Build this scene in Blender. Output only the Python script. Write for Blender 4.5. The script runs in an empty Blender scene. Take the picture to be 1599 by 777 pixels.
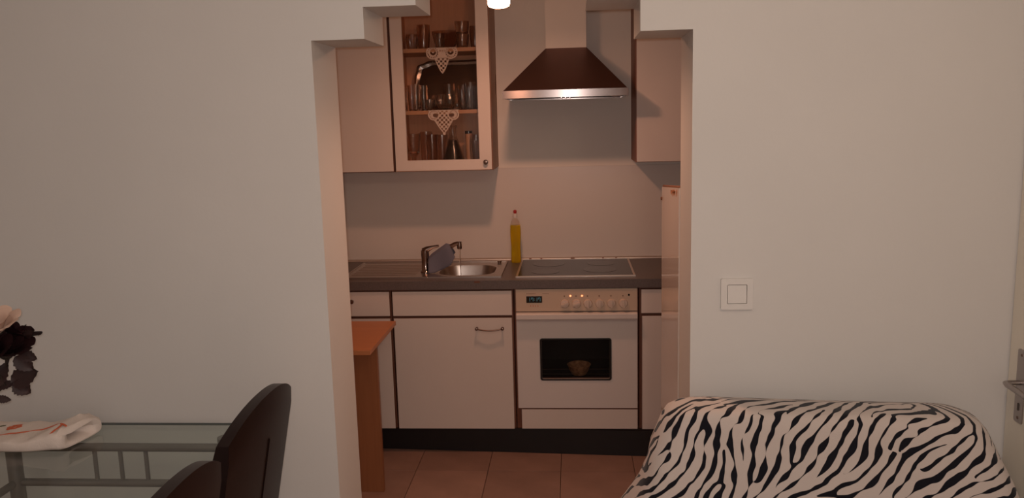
import bpy, bmesh, math, random
from mathutils import Vector, Matrix
random.seed(7)
S = bpy.context.scene
COL = S.collection
PI = math.pi
sin, cos = math.sin, math.cos

# ------------------------------------------------------------------ camera
F_PX = 1265.93
PITCH, ROLL, YAW = 0.1591, -0.0262, -0.0769
CAM = Vector((0.2932, -3.8314, 1.6568))
cd = bpy.data.cameras.new('camera')
cam = bpy.data.objects.new('camera', cd)
COL.objects.link(cam)
fw = Vector((sin(YAW) * cos(PITCH), cos(YAW) * cos(PITCH), -sin(PITCH)))
rt = Vector((cos(YAW), -sin(YAW), 0))
up = rt.cross(fw)
rt2 = rt * cos(ROLL) + up * sin(ROLL)
up2 = -rt * sin(ROLL) + up * cos(ROLL)
mw = Matrix((rt2, up2, -fw)).transposed().to_4x4()
mw.translation = CAM
cam.matrix_world = mw
cd.sensor_width = 36
cd.sensor_fit = 'HORIZONTAL'
cd.lens = F_PX / 1599 * 36
cd.clip_start = 0.02
S.camera = cam

# ------------------------------------------------------------------ world, lights, exposure
W = bpy.data.worlds.new('night')
S.world = W
W.use_nodes = True
W.node_tree.nodes['Background'].inputs[0].default_value = (0.02, 0.018, 0.016, 1)
W.node_tree.nodes['Background'].inputs[1].default_value = 0.2
S.view_settings.view_transform = 'Standard'
S.view_settings.look = 'None'
S.view_settings.exposure = 0.0
S.view_settings.gamma = 1.0
S.view_settings.use_curve_mapping = False
KITCHEN_EMIT = 18.0   # radiance of the pendant's glass
ADDED_SPOT_WATTS = 20.0  # watts of the unseen spot added for the jambs
KITCHEN_DOWN = 5.4    # watts through its open lower end


def point_light(name, loc, power, color, radius):
    d = bpy.data.lights.new(name, 'POINT')
    d.energy = power
    d.color = color
    d.shadow_soft_size = radius
    o = bpy.data.objects.new(name, d)
    o.location = loc
    COL.objects.link(o)
    return o


# the living room's ceiling bulb and the phone's flash
point_light('ceiling_bulb', (0.60, -3.05, 2.26), 10, (1.0, 0.75, 0.54), 0.06)
point_light('phone_flash', CAM + rt2 * -0.012 + up2 * 0.016, 40.5, (1.0, 0.90, 0.87), 0.012)


# ------------------------------------------------------------------ materials
def mat(name, color, rough=0.5, metal=0.0, spec=0.5, coat=0.0, noise=0.0, nscale=40, bump=0.0, bscale=200, stretch=None, coat_rough=0.05):
    m = bpy.data.materials.new(name)
    m.use_nodes = True
    nt = m.node_tree
    b = nt.nodes['Principled BSDF']
    b.inputs['Base Color'].default_value = (*color, 1)
    b.inputs['Roughness'].default_value = rough
    b.inputs['Metallic'].default_value = metal
    b.inputs['Specular IOR Level'].default_value = spec
    b.inputs['Coat Weight'].default_value = coat
    b.inputs['Coat Roughness'].default_value = coat_rough
    if noise or bump:
        tc = nt.nodes.new('ShaderNodeTexCoord')
        mp = nt.nodes.new('ShaderNodeMapping')
        nt.links.new(tc.outputs['Object'], mp.inputs[0])
        if stretch:
            mp.inputs['Scale'].default_value = stretch
    if noise:
        n = nt.nodes.new('ShaderNodeTexNoise')
        n.inputs['Scale'].default_value = nscale
        n.inputs['Detail'].default_value = 5
        nt.links.new(mp.outputs[0], n.inputs['Vector'])
        r = nt.nodes.new('ShaderNodeValToRGB')
        r.color_ramp.elements[0].position = 0.3
        r.color_ramp.elements[1].position = 0.7
        r.color_ramp.elements[0].color = (*[c * (1 - noise) for c in color], 1)
        r.color_ramp.elements[1].color = (*[min(1, c * (1 + noise)) for c in color], 1)
        nt.links.new(n.outputs['Fac'], r.inputs[0])
        nt.links.new(r.outputs[0], b.inputs['Base Color'])
    if bump:
        n2 = nt.nodes.new('ShaderNodeTexNoise')
        n2.inputs['Scale'].default_value = bscale
        n2.inputs['Detail'].default_value = 3
        nt.links.new(mp.outputs[0], n2.inputs['Vector'])
        bp = nt.nodes.new('ShaderNodeBump')
        bp.inputs['Strength'].default_value = bump
        bp.inputs['Distance'].default_value = 0.002
        nt.links.new(n2.outputs['Fac'], bp.inputs['Height'])
        nt.links.new(bp.outputs[0], b.inputs['Normal'])
    return m


def pane_mat(name, tint, gloss_rough=0.0, ior=1.5):
    m = bpy.data.materials.new(name)
    m.use_nodes = True
    nt = m.node_tree
    nt.nodes.remove(nt.nodes['Principled BSDF'])
    out = nt.nodes['Material Output']
    t = nt.nodes.new('ShaderNodeBsdfTransparent')
    t.inputs[0].default_value = (*tint, 1)
    g = nt.nodes.new('ShaderNodeBsdfGlossy')
    g.inputs['Roughness'].default_value = gloss_rough
    fr = nt.nodes.new('ShaderNodeFresnel')
    fr.inputs[0].default_value = ior
    mx = nt.nodes.new('ShaderNodeMixShader')
    ge = nt.nodes.new('ShaderNodeNewGeometry')
    iv = nt.nodes.new('ShaderNodeMath'); iv.operation = 'SUBTRACT'; iv.inputs[0].default_value = 1.0
    ml = nt.nodes.new('ShaderNodeMath'); ml.operation = 'MULTIPLY'
    nt.links.new(ge.outputs['Backfacing'], iv.inputs[1])     # no reflection where a ray leaves the pane
    nt.links.new(iv.outputs[0], ml.inputs[0])
    nt.links.new(fr.outputs[0], ml.inputs[1])
    nt.links.new(ml.outputs[0], mx.inputs[0])
    nt.links.new(t.outputs[0], mx.inputs[1])
    nt.links.new(g.outputs[0], mx.inputs[2])
    nt.links.new(mx.outputs[0], out.inputs[0])
    return m


def emit_mat(name, color, strength):
    m = bpy.data.materials.new(name)
    m.use_nodes = True
    nt = m.node_tree
    b = nt.nodes['Principled BSDF']
    b.inputs['Base Color'].default_value = (*color, 1)
    b.inputs['Emission Color'].default_value = (*color, 1)
    b.inputs['Emission Strength'].default_value = strength
    return m


def glass_mat(name, color, rough=0.0, ior=1.45):
    m = bpy.data.materials.new(name)
    m.use_nodes = True
    b = m.node_tree.nodes['Principled BSDF']
    b.inputs['Base Color'].default_value = (*color, 1)
    b.inputs['Roughness'].default_value = rough
    b.inputs['IOR'].default_value = ior
    b.inputs['Transmission Weight'].default_value = 1.0
    return m


def brushed(name, color, rough):
    """steel brushed along X: highlights smear up and down"""
    m = mat(name, color, rough, metal=1.0)
    nt = m.node_tree
    b = nt.nodes['Principled BSDF']
    b.inputs['Anisotropic'].default_value = 0.9
    b.inputs['Anisotropic Rotation'].default_value = 0.25
    t = nt.nodes.new('ShaderNodeTangent'); t.direction_type = 'RADIAL'; t.axis = 'Z'
    nt.links.new(t.outputs[0], b.inputs['Tangent'])
    return m


def zebra_mat():
    m = bpy.data.materials.new('zebra_fleece')
    m.use_nodes = True
    nt = m.node_tree
    N, L = nt.nodes.new, nt.links.new
    b = nt.nodes['Principled BSDF']
    b.inputs['Roughness'].default_value = 0.95
    b.inputs['Specular IOR Level'].default_value = 0.1
    b.inputs['Sheen Weight'].default_value = 0.15
    uv = N('ShaderNodeTexCoord')
    # warp the print so that the stripes waver
    wn = N('ShaderNodeTexNoise'); wn.inputs['Scale'].default_value = 9.0; wn.inputs['Detail'].default_value = 1.0
    L(uv.outputs['UV'], wn.inputs['Vector'])
    sb = N('ShaderNodeVectorMath'); sb.operation = 'SUBTRACT'; sb.inputs[1].default_value = (0.5, 0.5, 0.5)
    L(wn.outputs['Color'], sb.inputs[0])
    sc = N('ShaderNodeVectorMath'); sc.operation = 'SCALE'; sc.inputs['Scale'].default_value = 0.035
    L(sb.outputs[0], sc.inputs[0])
    ad = N('ShaderNodeVectorMath'); ad.operation = 'ADD'
    L(uv.outputs['UV'], ad.inputs[0]); L(sc.outputs[0], ad.inputs[1])
    # direction of the stripes drifts over the cloth
    dn = N('ShaderNodeTexNoise'); dn.inputs['Scale'].default_value = 3.2; dn.inputs['Detail'].default_value = 0.0
    L(uv.outputs['UV'], dn.inputs['Vector'])
    mr = N('ShaderNodeMapRange')
    mr.inputs['From Min'].default_value = 0.3; mr.inputs['From Max'].default_value = 0.7
    mr.inputs['To Min'].default_value = 1.25; mr.inputs['To Max'].default_value = 2.75
    mr.clamp = False
    L(dn.outputs['Fac'], mr.inputs[0])
    g = N('ShaderNodeTexGabor'); g.gabor_type = '2D'
    g.inputs['Scale'].default_value = 9.5
    g.inputs['Frequency'].default_value = 3.3
    g.inputs['Anisotropy'].default_value = 1.0
    L(ad.outputs[0], g.inputs['Vector'])
    L(mr.outputs[0], g.inputs['Orientation'])
    # distance from the middle of a stripe, 0..1, against a width that swells and pinches
    m1 = N('ShaderNodeMath'); m1.operation = 'SUBTRACT'; m1.inputs[1].default_value = 0.5
    L(g.outputs['Phase'], m1.inputs[0])
    m2 = N('ShaderNodeMath'); m2.operation = 'ABSOLUTE'; L(m1.outputs[0], m2.inputs[0])
    wd = N('ShaderNodeTexNoise'); wd.inputs['Scale'].default_value = 17.0; wd.inputs['Detail'].default_value = 1.0
    L(uv.outputs['UV'], wd.inputs['Vector'])
    m3 = N('ShaderNodeMapRange')
    m3.inputs['From Min'].default_value = 0.32; m3.inputs['From Max'].default_value = 0.68
    m3.inputs['To Min'].default_value = 0.0; m3.inputs['To Max'].default_value = 0.30
    m3.clamp = False
    L(wd.outputs['Fac'], m3.inputs[0])
    m4 = N('ShaderNodeMath'); m4.operation = 'SUBTRACT'; L(m2.outputs[0], m4.inputs[0]); L(m3.outputs[0], m4.inputs[1])
    r = N('ShaderNodeValToRGB')
    r.color_ramp.elements[0].position = 0.0; r.color_ramp.elements[0].color = (0.008, 0.008, 0.012, 1)
    r.color_ramp.elements[1].position = 0.03; r.color_ramp.elements[1].color = (0.52, 0.45, 0.41, 1)
    L(m4.outputs[0], r.inputs[0])
    L(r.outputs[0], b.inputs['Base Color'])
    fz = N('ShaderNodeTexNoise'); fz.inputs['Scale'].default_value = 300
    L(uv.outputs['UV'], fz.inputs['Vector'])
    bp = N('ShaderNodeBump'); bp.inputs['Strength'].default_value = 0.25; bp.inputs['Distance'].default_value = 0.003
    L(fz.outputs['Fac'], bp.inputs['Height']); L(bp.outputs[0], b.inputs['Normal'])
    return m


def soap_mat():
    m = glass_mat('yellow_soap', (0.95, 0.68, 0.02), 0.08, 1.2)
    m.node_tree.nodes['Principled BSDF'].inputs['Transmission Weight'].default_value = 0.55
    return m


M = dict(
    wall=mat('white_wall_paint', (0.63, 0.605, 0.575), 0.85, spec=0.2, noise=0.015, nscale=3, bump=0.12, bscale=90),
    kwall=mat('kitchen_wall_paint', (0.83, 0.77, 0.70), 0.75, spec=0.25, noise=0.015, nscale=3, bump=0.08, bscale=90),
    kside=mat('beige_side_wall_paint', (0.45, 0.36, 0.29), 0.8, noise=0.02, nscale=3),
    splash=mat('backsplash_board', (0.72, 0.64, 0.575), 0.28, spec=0.4, noise=0.01, nscale=4),
    ceiling=mat('ceiling_paint', (0.78, 0.74, 0.69), 0.9),
    front=mat('cream_laminate', (0.68, 0.59, 0.525), 0.42, spec=0.4, noise=0.012, nscale=5),
    edge=mat('brown_edge_band', (0.24, 0.085, 0.035), 0.5),
    carcass=mat('dark_brown_carcass', (0.15, 0.05, 0.024), 0.6),
    beech=mat('beech_board', (0.52, 0.235, 0.10), 0.4, spec=0.4, noise=0.07, nscale=6, stretch=(14, 14, 0.8)),
    beechshaded=mat('shaded_beech_panel', (0.30, 0.115, 0.048), 0.4, spec=0.35, noise=0.07, nscale=6, stretch=(14, 14, 0.8)),  # the bar's beech again, with the panel's shade put into the colour
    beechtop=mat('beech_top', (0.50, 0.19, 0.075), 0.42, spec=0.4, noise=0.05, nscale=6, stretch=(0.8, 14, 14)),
    cabside=mat('cabinet_side_wood', (0.42, 0.24, 0.15), 0.5, noise=0.05, nscale=6, stretch=(14, 14, 0.8)),
    darkside=mat('brown_cabinet_side', (0.24, 0.085, 0.04), 0.5, noise=0.06, nscale=6, stretch=(14, 14, 0.8)),
    inside=mat('cabinet_inside', (0.72, 0.35, 0.19), 0.6, noise=0.05, nscale=6, stretch=(14, 14, 0.8)),
    shelf=mat('shelf_board', (0.48, 0.24, 0.12), 0.5, noise=0.05, nscale=6, stretch=(0.8, 14, 14)),
    counter=mat('dark_laminate_counter', (0.115, 0.09, 0.082), 0.4, spec=0.45, noise=0.14, nscale=160),
    plinth=mat('black_plinth', (0.008, 0.006, 0.006), 0.5),
    steel=mat('stainless_steel', (0.50, 0.43, 0.385), 0.32, metal=1.0, noise=0.05, nscale=50, stretch=(1, 20, 20)),
    steelfront=brushed('brushed_steel_strip', (0.34, 0.285, 0.265), 0.24),
    hood=mat('dark_steel_hood', (0.24, 0.145, 0.13), 0.38, metal=1.0, noise=0.03, nscale=8),
    darkmetal=mat('dark_filter_metal', (0.05, 0.04, 0.035), 0.5, metal=0.6),
    chrome=mat('chrome', (0.34, 0.28, 0.26), 0.12, metal=1.0),
    bronze=mat('dark_bronze', (0.20, 0.13, 0.10), 0.28, metal=1.0),
    ceran=mat('cooktop_glass', (0.025, 0.022, 0.021), 0.22, spec=0.25),
    zone=mat('cooking_zone', (0.018, 0.015, 0.014), 0.24),
    trim=mat('pale_steel_trim', (0.62, 0.52, 0.45), 0.35, metal=0.8),
    oven=mat('oven_enamel', (0.68, 0.615, 0.57), 0.22, spec=0.5),
    panel=mat('beige_control_panel', (0.56, 0.42, 0.31), 0.42),
    knob=mat('beige_plastic_knob', (0.62, 0.49, 0.40), 0.35),
    mark=mat('faint_brown_print', (0.25, 0.16, 0.11), 0.6),
    redmark=mat('faint_red_print', (0.50, 0.17, 0.10), 0.6),
    black=mat('black_gloss', (0.006, 0.005, 0.005), 0.12),
    cavity=mat('oven_cavity', (0.02, 0.014, 0.012), 0.6),
    rack=mat('oven_rack', (0.25, 0.2, 0.17), 0.4, metal=1.0),
    dish=mat('brown_baking_dish', (0.75, 0.45, 0.25), 0.5, noise=0.5, nscale=60),
    ovenpane=pane_mat('oven_window_glass', (0.70, 0.64, 0.60), 0.0, 1.28),
    pane=pane_mat('cabinet_pane', (0.95, 0.94, 0.93)),
    tabletop=pane_mat('table_glass', (0.93, 0.96, 0.94)),
    tableedge=mat('green_glass_edge', (0.03, 0.045, 0.04), 0.15),
    glass=glass_mat('clear_glass', (1.0, 0.98, 0.96), 0.13),
    smoke=glass_mat('smoky_glass', (0.86, 0.74, 0.66), 0.13),
    bottle=glass_mat('clear_plastic', (0.98, 0.97, 0.95), 0.06, ior=1.2),
    soap=soap_mat(),
    water=glass_mat('water', (0.9, 0.9, 0.9), ior=1.33),
    darkliquid=mat('dark_liquid', (0.02, 0.008, 0.005), 0.2),
    red=mat('red_plastic', (0.42, 0.012, 0.012), 0.35),
    white=mat('white_plastic', (0.66, 0.60, 0.55), 0.4),
    switchw=mat('switch_plastic', (0.67, 0.64, 0.605), 0.4),
    gap=mat('dark_gap', (0.08, 0.06, 0.05), 0.8),
    lace=mat('cream_lace', (0.70, 0.58, 0.50), 0.9, spec=0.1),
    silver=mat('tarnished_silver', (0.34, 0.30, 0.28), 0.22, metal=1.0, bump=0.4, bscale=120),
    silverplain=mat('silver_tray_face', (0.20, 0.125, 0.09), 0.25, metal=1.0),
    rag=mat('blue_grey_cloth', (0.15, 0.145, 0.18), 0.95, spec=0.05, bump=0.5, bscale=600),
    fridge=mat('white_enamel', (0.66, 0.54, 0.46), 0.3, spec=0.5, coat=0.75, coat_rough=0.03),
    rust=mat('rust', (0.48, 0.19, 0.08), 0.9, noise=0.4, nscale=200),
    leather=mat('dark_brown_leather', (0.010, 0.004, 0.0035), 0.42, spec=0.3, bump=0.15, bscale=500),
    tubemetal=mat('grey_painted_metal', (0.20, 0.18, 0.165), 0.45, metal=0.55),
    towel=mat('white_towel', (0.74, 0.64, 0.57), 0.95, spec=0.05, bump=0.5, bscale=300),
    stitch=mat('orange_red_thread', (0.62, 0.13, 0.05), 0.8),
    stitchg=mat('dark_green_thread', (0.10, 0.09, 0.035), 0.8),
    rosedark=mat('dark_red_petal', (0.014, 0.003, 0.004), 0.75, spec=0.15),
    rosepale=mat('pale_pink_petal', (0.66, 0.46, 0.36), 0.8, spec=0.15),
    leaf=mat('dark_wine_leaf', (0.026, 0.009, 0.008), 0.6, noise=0.3, nscale=40),
    stem=mat('dark_stem', (0.03, 0.018, 0.012), 0.7),
    vase=mat('cream_ceramic', (0.55, 0.48, 0.42), 0.3),
    door=mat('door_paint', (0.72, 0.66, 0.56), 0.5, spec=0.35),
    plate=mat('brushed_door_plate', (0.42, 0.38, 0.37), 0.38, metal=1.0),
    grout=mat('brown_grout', (0.10, 0.05, 0.032), 0.9),
    floor=mat('living_floor', (0.26, 0.15, 0.09), 0.5, noise=0.1, nscale=5),
    lampglass=emit_mat('glowing_lamp_glass', (1.0, 0.50, 0.28), KITCHEN_EMIT),
    led=emit_mat('red_indicator', (1.0, 0.25, 0.10), 3.0),
    digit=emit_mat('blue_digits', (0.10, 0.30, 0.36), 0.14),
    zebra=zebra_mat(),
)


def tile_mat():
    m = mat('terracotta_tile', (0.30, 0.175, 0.13), 0.45, spec=0.35, noise=0.12, nscale=7)
    nt = m.node_tree
    oi = nt.nodes.new('ShaderNodeObjectInfo')
    hs = nt.nodes.new('ShaderNodeHueSaturation')
    mr = nt.nodes.new('ShaderNodeMapRange')
    mr.inputs['To Min'].default_value = 0.9; mr.inputs['To Max'].default_value = 1.1
    nt.links.new(oi.outputs['Random'], mr.inputs[0])
    nt.links.new(mr.outputs[0], hs.inputs['Value'])
    ramp = [n for n in nt.nodes if n.type == 'VALTORGB'][0]
    nt.links.new(ramp.outputs[0], hs.inputs['Color'])
    nt.links.new(hs.outputs[0], nt.nodes['Principled BSDF'].inputs['Base Color'])
    return m


M['tile'] = tile_mat()

# ------------------------------------------------------------------ mesh helpers
ORG = {}


def org(parent):
    return ORG.get(parent.name, Vector((0, 0, 0))) if parent else Vector((0, 0, 0))


def obj(name, bm, m, parent=None, smooth=False, local=False, label=None, kind=None):
    """One mesh object. Vertices are given in world space unless local."""
    me = bpy.data.meshes.new(name)
    bmesh.ops.recalc_face_normals(bm, faces=bm.faces[:])
    o_ = org(parent)
    if not local and o_.length:
        for v in bm.verts:
            v.co -= o_
    for f in bm.faces:
        f.smooth = smooth
    bm.to_mesh(me)
    bm.free()
    for x in (m if isinstance(m, (list, tuple)) else [m]):
        me.materials.append(x)
    if smooth:
        me.set_sharp_from_angle(angle=math.radians(40))
    o = bpy.data.objects.new(name, me)
    COL.objects.link(o)
    if parent:
        o.parent = parent
        ORG[o.name] = o_
    if label:
        o['label'] = label
    if kind:
        o['kind'] = kind
    return o


def thing(name, label, cat, loc=(0, 0, 0), rz=0.0, group=None):
    o = bpy.data.objects.new(name, None)
    o.empty_display_size = 0.05
    o.location = loc
    o.rotation_euler = (0, 0, rz)
    COL.objects.link(o)
    o['label'] = label
    o['category'] = cat
    if group:
        o['group'] = group
    ORG[o.name] = Vector(loc)
    return o


def tag(o, label, cat, group=None):
    o['label'] = label
    o['category'] = cat
    if group:
        o['group'] = group
    return o


def copy_tree(o, parent=None):
    c = o.copy()
    COL.objects.link(c)
    c.parent = parent
    ORG[c.name] = org(o)
    for ch in list(o.children):
        copy_tree(ch, c)
    return c


def B():
    return bmesh.new()


def box(bm, x0, x1, y0, y1, z0, z1, bevel=0.0, mi=0):
    vs = [bm.verts.new((x, y, z)) for z in (z0, z1) for x, y in ((x0, y0), (x1, y0), (x1, y1), (x0, y1))]
    q = [(0, 3, 2, 1), (4, 5, 6, 7), (0, 1, 5, 4), (1, 2, 6, 5), (2, 3, 7, 6), (3, 0, 4, 7)]
    fs = [bm.faces.new([vs[i] for i in f]) for f in q]
    for f in fs:
        f.material_index = mi
    if bevel:
        es = list({e for f in fs for e in f.edges})
        bmesh.ops.bevel(bm, geom=es, offset=bevel, segments=2, profile=0.7, affect='EDGES')
    return bm


def bx(*a, **k):
    return box(B(), *a, **k)


def rrect(u0, u1, v0, v1, r, n=6):
    """rounded rectangle outline, 4*(n+1) points"""
    pts = []
    for (cu, cv, a0) in ((u1 - r, v1 - r, 0), (u0 + r, v1 - r, 90), (u0 + r, v0 + r, 180), (u1 - r, v0 + r, 270)):
        for k in range(n + 1):
            a = math.radians(a0 + 90 * k / n)
            pts.append((cu + r * cos(a), cv + r * sin(a)))
    return pts


def to3(axis, u, v, w):
    return {'Y': (u, w, v), 'Z': (u, v, w), 'X': (w, u, v)}[axis]


def prism(bm, axis, pts, w0, w1, hole=None):
    """outline in a plane, extruded along axis; hole: outline with the same count"""
    n = len(pts)
    o0 = [bm.verts.new(to3(axis, *p, w0)) for p in pts]
    o1 = [bm.verts.new(to3(axis, *p, w1)) for p in pts]
    for i in range(n):
        j = (i + 1) % n
        bm.faces.new((o0[i], o0[j], o1[j], o1[i]))
    if hole:
        h0 = [bm.verts.new(to3(axis, *p, w0)) for p in hole]
        h1 = [bm.verts.new(to3(axis, *p, w1)) for p in hole]
        for i in range(n):
            j = (i + 1) % n
            bm.faces.new((h0[j], h0[i], h1[i], h1[j]))
            bm.faces.new((o0[j], o0[i], h0[i], h0[j]))
            bm.faces.new((o1[i], o1[j], h1[j], h1[i]))
    else:
        bm.faces.new(o0[::-1])
        bm.faces.new(o1)
    return bm


def rect(u0, u1, v0, v1):
    return [(u1, v1), (u0, v1), (u0, v0), (u1, v0)]


def lathe(bm, prof, c=(0, 0, 0), n=24, axis='Z', mi=0, cap=True):
    """profile [(r, h)] turned about an axis through c"""
    rings = []
    for r, h in prof:
        ring = []
        for k in range(n):
            a = 2 * PI * k / n
            u, v = r * cos(a), r * sin(a)
            p = {'Z': (u, v, h), 'Y': (u, h, v), 'X': (h, u, v)}[axis]
            ring.append(bm.verts.new((p[0] + c[0], p[1] + c[1], p[2] + c[2])))
        rings.append(ring)
    for a, b in zip(rings, rings[1:]):
        for i in range(n):
            j = (i + 1) % n
            f = bm.faces.new((a[i], a[j], b[j], b[i]))
            f.material_index = mi
    if cap:
        for ring in (rings[0], rings[-1]):
            f = bm.faces.new(ring)
            f.material_index = mi
    return bm


def tube(bm, pts, r, n=10, caps=True, squash=None):
    """tube along points; r a number or a list"""
    pts = [Vector(p) for p in pts]
    m = len(pts)
    rs = r if isinstance(r, (list, tuple)) else [r] * m
    t0 = (pts[1] - pts[0]).normalized()
    nrm = t0.orthogonal().normalized()
    if abs(t0.z) < 0.95:
        nrm = (Vector((0, 0, 1)) - t0 * t0.z).normalized()
    rings = []
    for i, p in enumerate(pts):
        t = (pts[min(i + 1, m - 1)] - pts[max(i - 1, 0)]).normalized()
        nrm = (nrm - t * nrm.dot(t)).normalized()
        bi = t.cross(nrm)
        ring = []
        for k in range(n):
            a = 2 * PI * k / n
            q = nrm * cos(a) * rs[i] * (squash or 1) + bi * sin(a) * rs[i]
            ring.append(bm.verts.new(p + q))
        rings.append(ring)
    for a, b in zip(rings, rings[1:]):
        for i in range(n):
            j = (i + 1) % n
            bm.faces.new((a[i], a[j], b[j], b[i]))
    if caps:
        bm.faces.new(rings[0][::-1])
        bm.faces.new(rings[-1])
    return bm


def loft(bm, rings, close0=True, close1=True, mi=0):
    vr = [[bm.verts.new(p) for p in r] for r in rings]
    n = len(rings[0])
    for a, b in zip(vr, vr[1:]):
        for i in range(n):
            j = (i + 1) % n
            bm.faces.new((a[i], a[j], b[j], b[i])).material_index = mi
    if close0:
        bm.faces.new(vr[0][::-1])
    if close1:
        bm.faces.new(vr[-1])
    return bm


def band_edges(bm):
    """faces that do not look along Y take the second material (edge banding)"""
    for f in bm.faces:
        f.normal_update()
        f.material_index = 0 if abs(f.normal.y) > 0.7 else 1
    return bm


# ------------------------------------------------------------------ the setting
YF, YK = -1.484, -1.241        # the two faces of the wall with the stepped opening
YB = 0.58                      # kitchen back wall
XL, XR = -1.012, 1.30          # kitchen side walls
LX0, LX1, LY0 = -2.7, 1.60, -4.9
ZC = 2.55


def setting(name, bm, m, **k):
    return obj(name, bm, m, kind='structure', **k)


fl = setting('floor', bx(LX0 - .1, LX1 + .1, LY0 - .1, YB + .1, -0.06, -0.008), M['grout'])
setting('floor_living', bx(LX0, LX1, LY0, YK, -0.008, 0.0), M['floor'])
# kitchen floor tiles, each its own piece
T = 0.3475
tb = bx(0.0015, T - 0.0015, 0.0015, T - 0.0015, -0.008, 0.0, bevel=0.001)
first = None
x = -1.172
for i in range(8):
    for j in range(6):
        tx, ty = x + i * T, -0.19 - 3 * T + j * T - 0.003
        cx0, cx1 = max(tx, XL), min(tx + T, XR)
        cy0, cy1 = max(ty, YK), min(ty + T, YB)
        if cx1 - cx0 < 0.02 or cy1 - cy0 < 0.02:
            continue
        if abs(cx1 - cx0 - T) < 1e-6 and abs(cy1 - cy0 - T) < 1e-6:
            if first is None:
                first = obj('tile', tb, M['tile'], fl, local=True)
                o = first
            else:
                o = first.copy(); COL.objects.link(o); o.parent = fl
            o.location = (tx, ty, random.uniform(-0.0006, 0.0))
        else:
            obj('tile', bx(cx0 + .0015, cx1 - .0015, cy0 + .0015, cy1 - .0015, -0.008, -0.0002), M['tile'], fl)

# wall with the stepped opening
arch = [(LX0, 0), (-0.451, 0), (-0.451, 1.893), (-0.295, 1.893), (-0.295, 1.981), (-0.143, 1.981), (-0.143, 2.07),
        (0.339, 2.07), (0.339, 1.979), (0.487, 1.979), (0.487, 1.889), (0.632, 1.889), (0.632, 0), (LX1, 0), (LX1, ZC), (LX0, ZC)]
bm = B()
prism(bm, 'Y', arch, YF, YK)
bm.normal_update()
bmesh.ops.triangulate(bm, faces=[f for f in bm.faces if len(f.verts) > 4], ngon_method='EAR_CLIP')
setting('wall_middle', bm, M['wall'])
setting('wall_back', bx(XL - .1, XR + .1, YB, YB + .1, 0, ZC), M['kwall'])
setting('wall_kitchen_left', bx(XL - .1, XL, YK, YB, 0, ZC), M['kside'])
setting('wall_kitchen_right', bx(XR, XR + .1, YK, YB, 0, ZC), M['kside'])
setting('wall_left', bx(LX0 - .1, LX0, LY0, YF, 0, ZC), M['wall'])
setting('wall_right', bx(LX1, LX1 + .1, LY0, YF, 0, ZC), M['wall'])
setting('wall_front', bx(LX0, LX1, LY0 - .1, LY0, 0, ZC), M['wall'])
setting('ceiling', bx(LX0 - .1, LX1 + .1, LY0 - .1, YB + .1, ZC, ZC + .1), M['ceiling'])
# backsplash board between counter and wall units, its top edge shows as a seam
setting('trim_1', bx(XL, XR, YB - 0.008, YB, 0.8895, 1.396, bevel=0.0015), M['splash'])

# room door, opened flat against the right wall
door = setting('door_1', bx(1.535, 1.575, -2.36, -1.489, 0.008, 2.02, bevel=0.002), M['door'])
pl = obj('lock_plate', prism(B(), 'X', rrect(-1.579, -1.538, 0.777, 0.987, 0.006, 3), 1.531, 1.536), M['plate'], door)
obj('keyhole', prism(B(), 'X', rrect(-1.563, -1.555, 0.812, 0.834, 0.0035, 3), 1.5295, 1.5315), M['gap'], pl)
for z in (0.972, 0.791):
    obj('screw', lathe(B(), [(0.0, 1.5294), (0.004, 1.5296), (0.004, 1.5315)], (0, -1.5585, z), 10, 'X', cap=False), M['bronze'], pl)
bm = B()
tube(bm, [(1.534, -1.558, 0.893), (1.505, -1.558, 0.893), (1.492, -1.562, 0.893), (1.488, -1.58, 0.893), (1.488, -1.62, 0.892), (1.489, -1.68, 0.889)],
     [0.0085, 0.0085, 0.0085, 0.0095, 0.0095, 0.009], 12, squash=0.8)
obj('door_handle', bm, M['plate'], door, smooth=True)
obj('hinge', lathe(B(), [(0.008, 0.3), (0.008, 0.38)], (1.530, -2.352, 0), 10), M['plate'], door)

# ------------------------------------------------------------------ base cabinets and oven
ZB, ZT = 0.131, 0.846      # underside and top of base units


def front_panel(name, parent, x0, x1, z0, z1, y0=0.0, y1=0.019):
    bm = bx(x0, x1, y0, y1, z0, z1)
    band_edges(bm)
    return obj(name, bm, [M['front'], M['edge']], parent)


def carcass(parent, x0, x1, open_top=False):
    bm = bx(x0 + .001, x1 - .001, 0.021, YB - 0.012, ZB, ZT - 0.001)
    if open_top:
        bm.faces.ensure_lookup_table()
        f = [f for f in bm.faces if f.calc_center_median().z > ZT - 0.01]
        bmesh.ops.delete(bm, geom=f, context='FACES_ONLY')
    return obj('carcass', bm, M['carcass'], parent)


def small_knob(parent, x, y, z, r=0.011):
    bm = lathe(B(), [(0.0, y - 0.022), (r * 0.7, y - 0.021), (r, y - 0.016), (r * 0.9, y - 0.011), (r * 0.5, y - 0.006), (r * 0.6, y)], (x, 0, z), 14, 'Y', cap=False)
    return obj('knob', bm, M['bronze'], parent, smooth=True)


c1 = thing('base_cabinet', 'narrow cream base cabinet with a small knobbed drawer, behind the beech breakfast bar', 'cabinet', (-0.805, 0.3, 0))
carcass(c1, -1.005, -0.605)
d = front_panel('drawer_front', c1, -1.001, -0.612, 0.715, 0.836)
small_knob(d, -0.797, 0.0, 0.791)
front_panel('door', c1, -1.001, -0.612, 0.135, 0.702)

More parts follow.
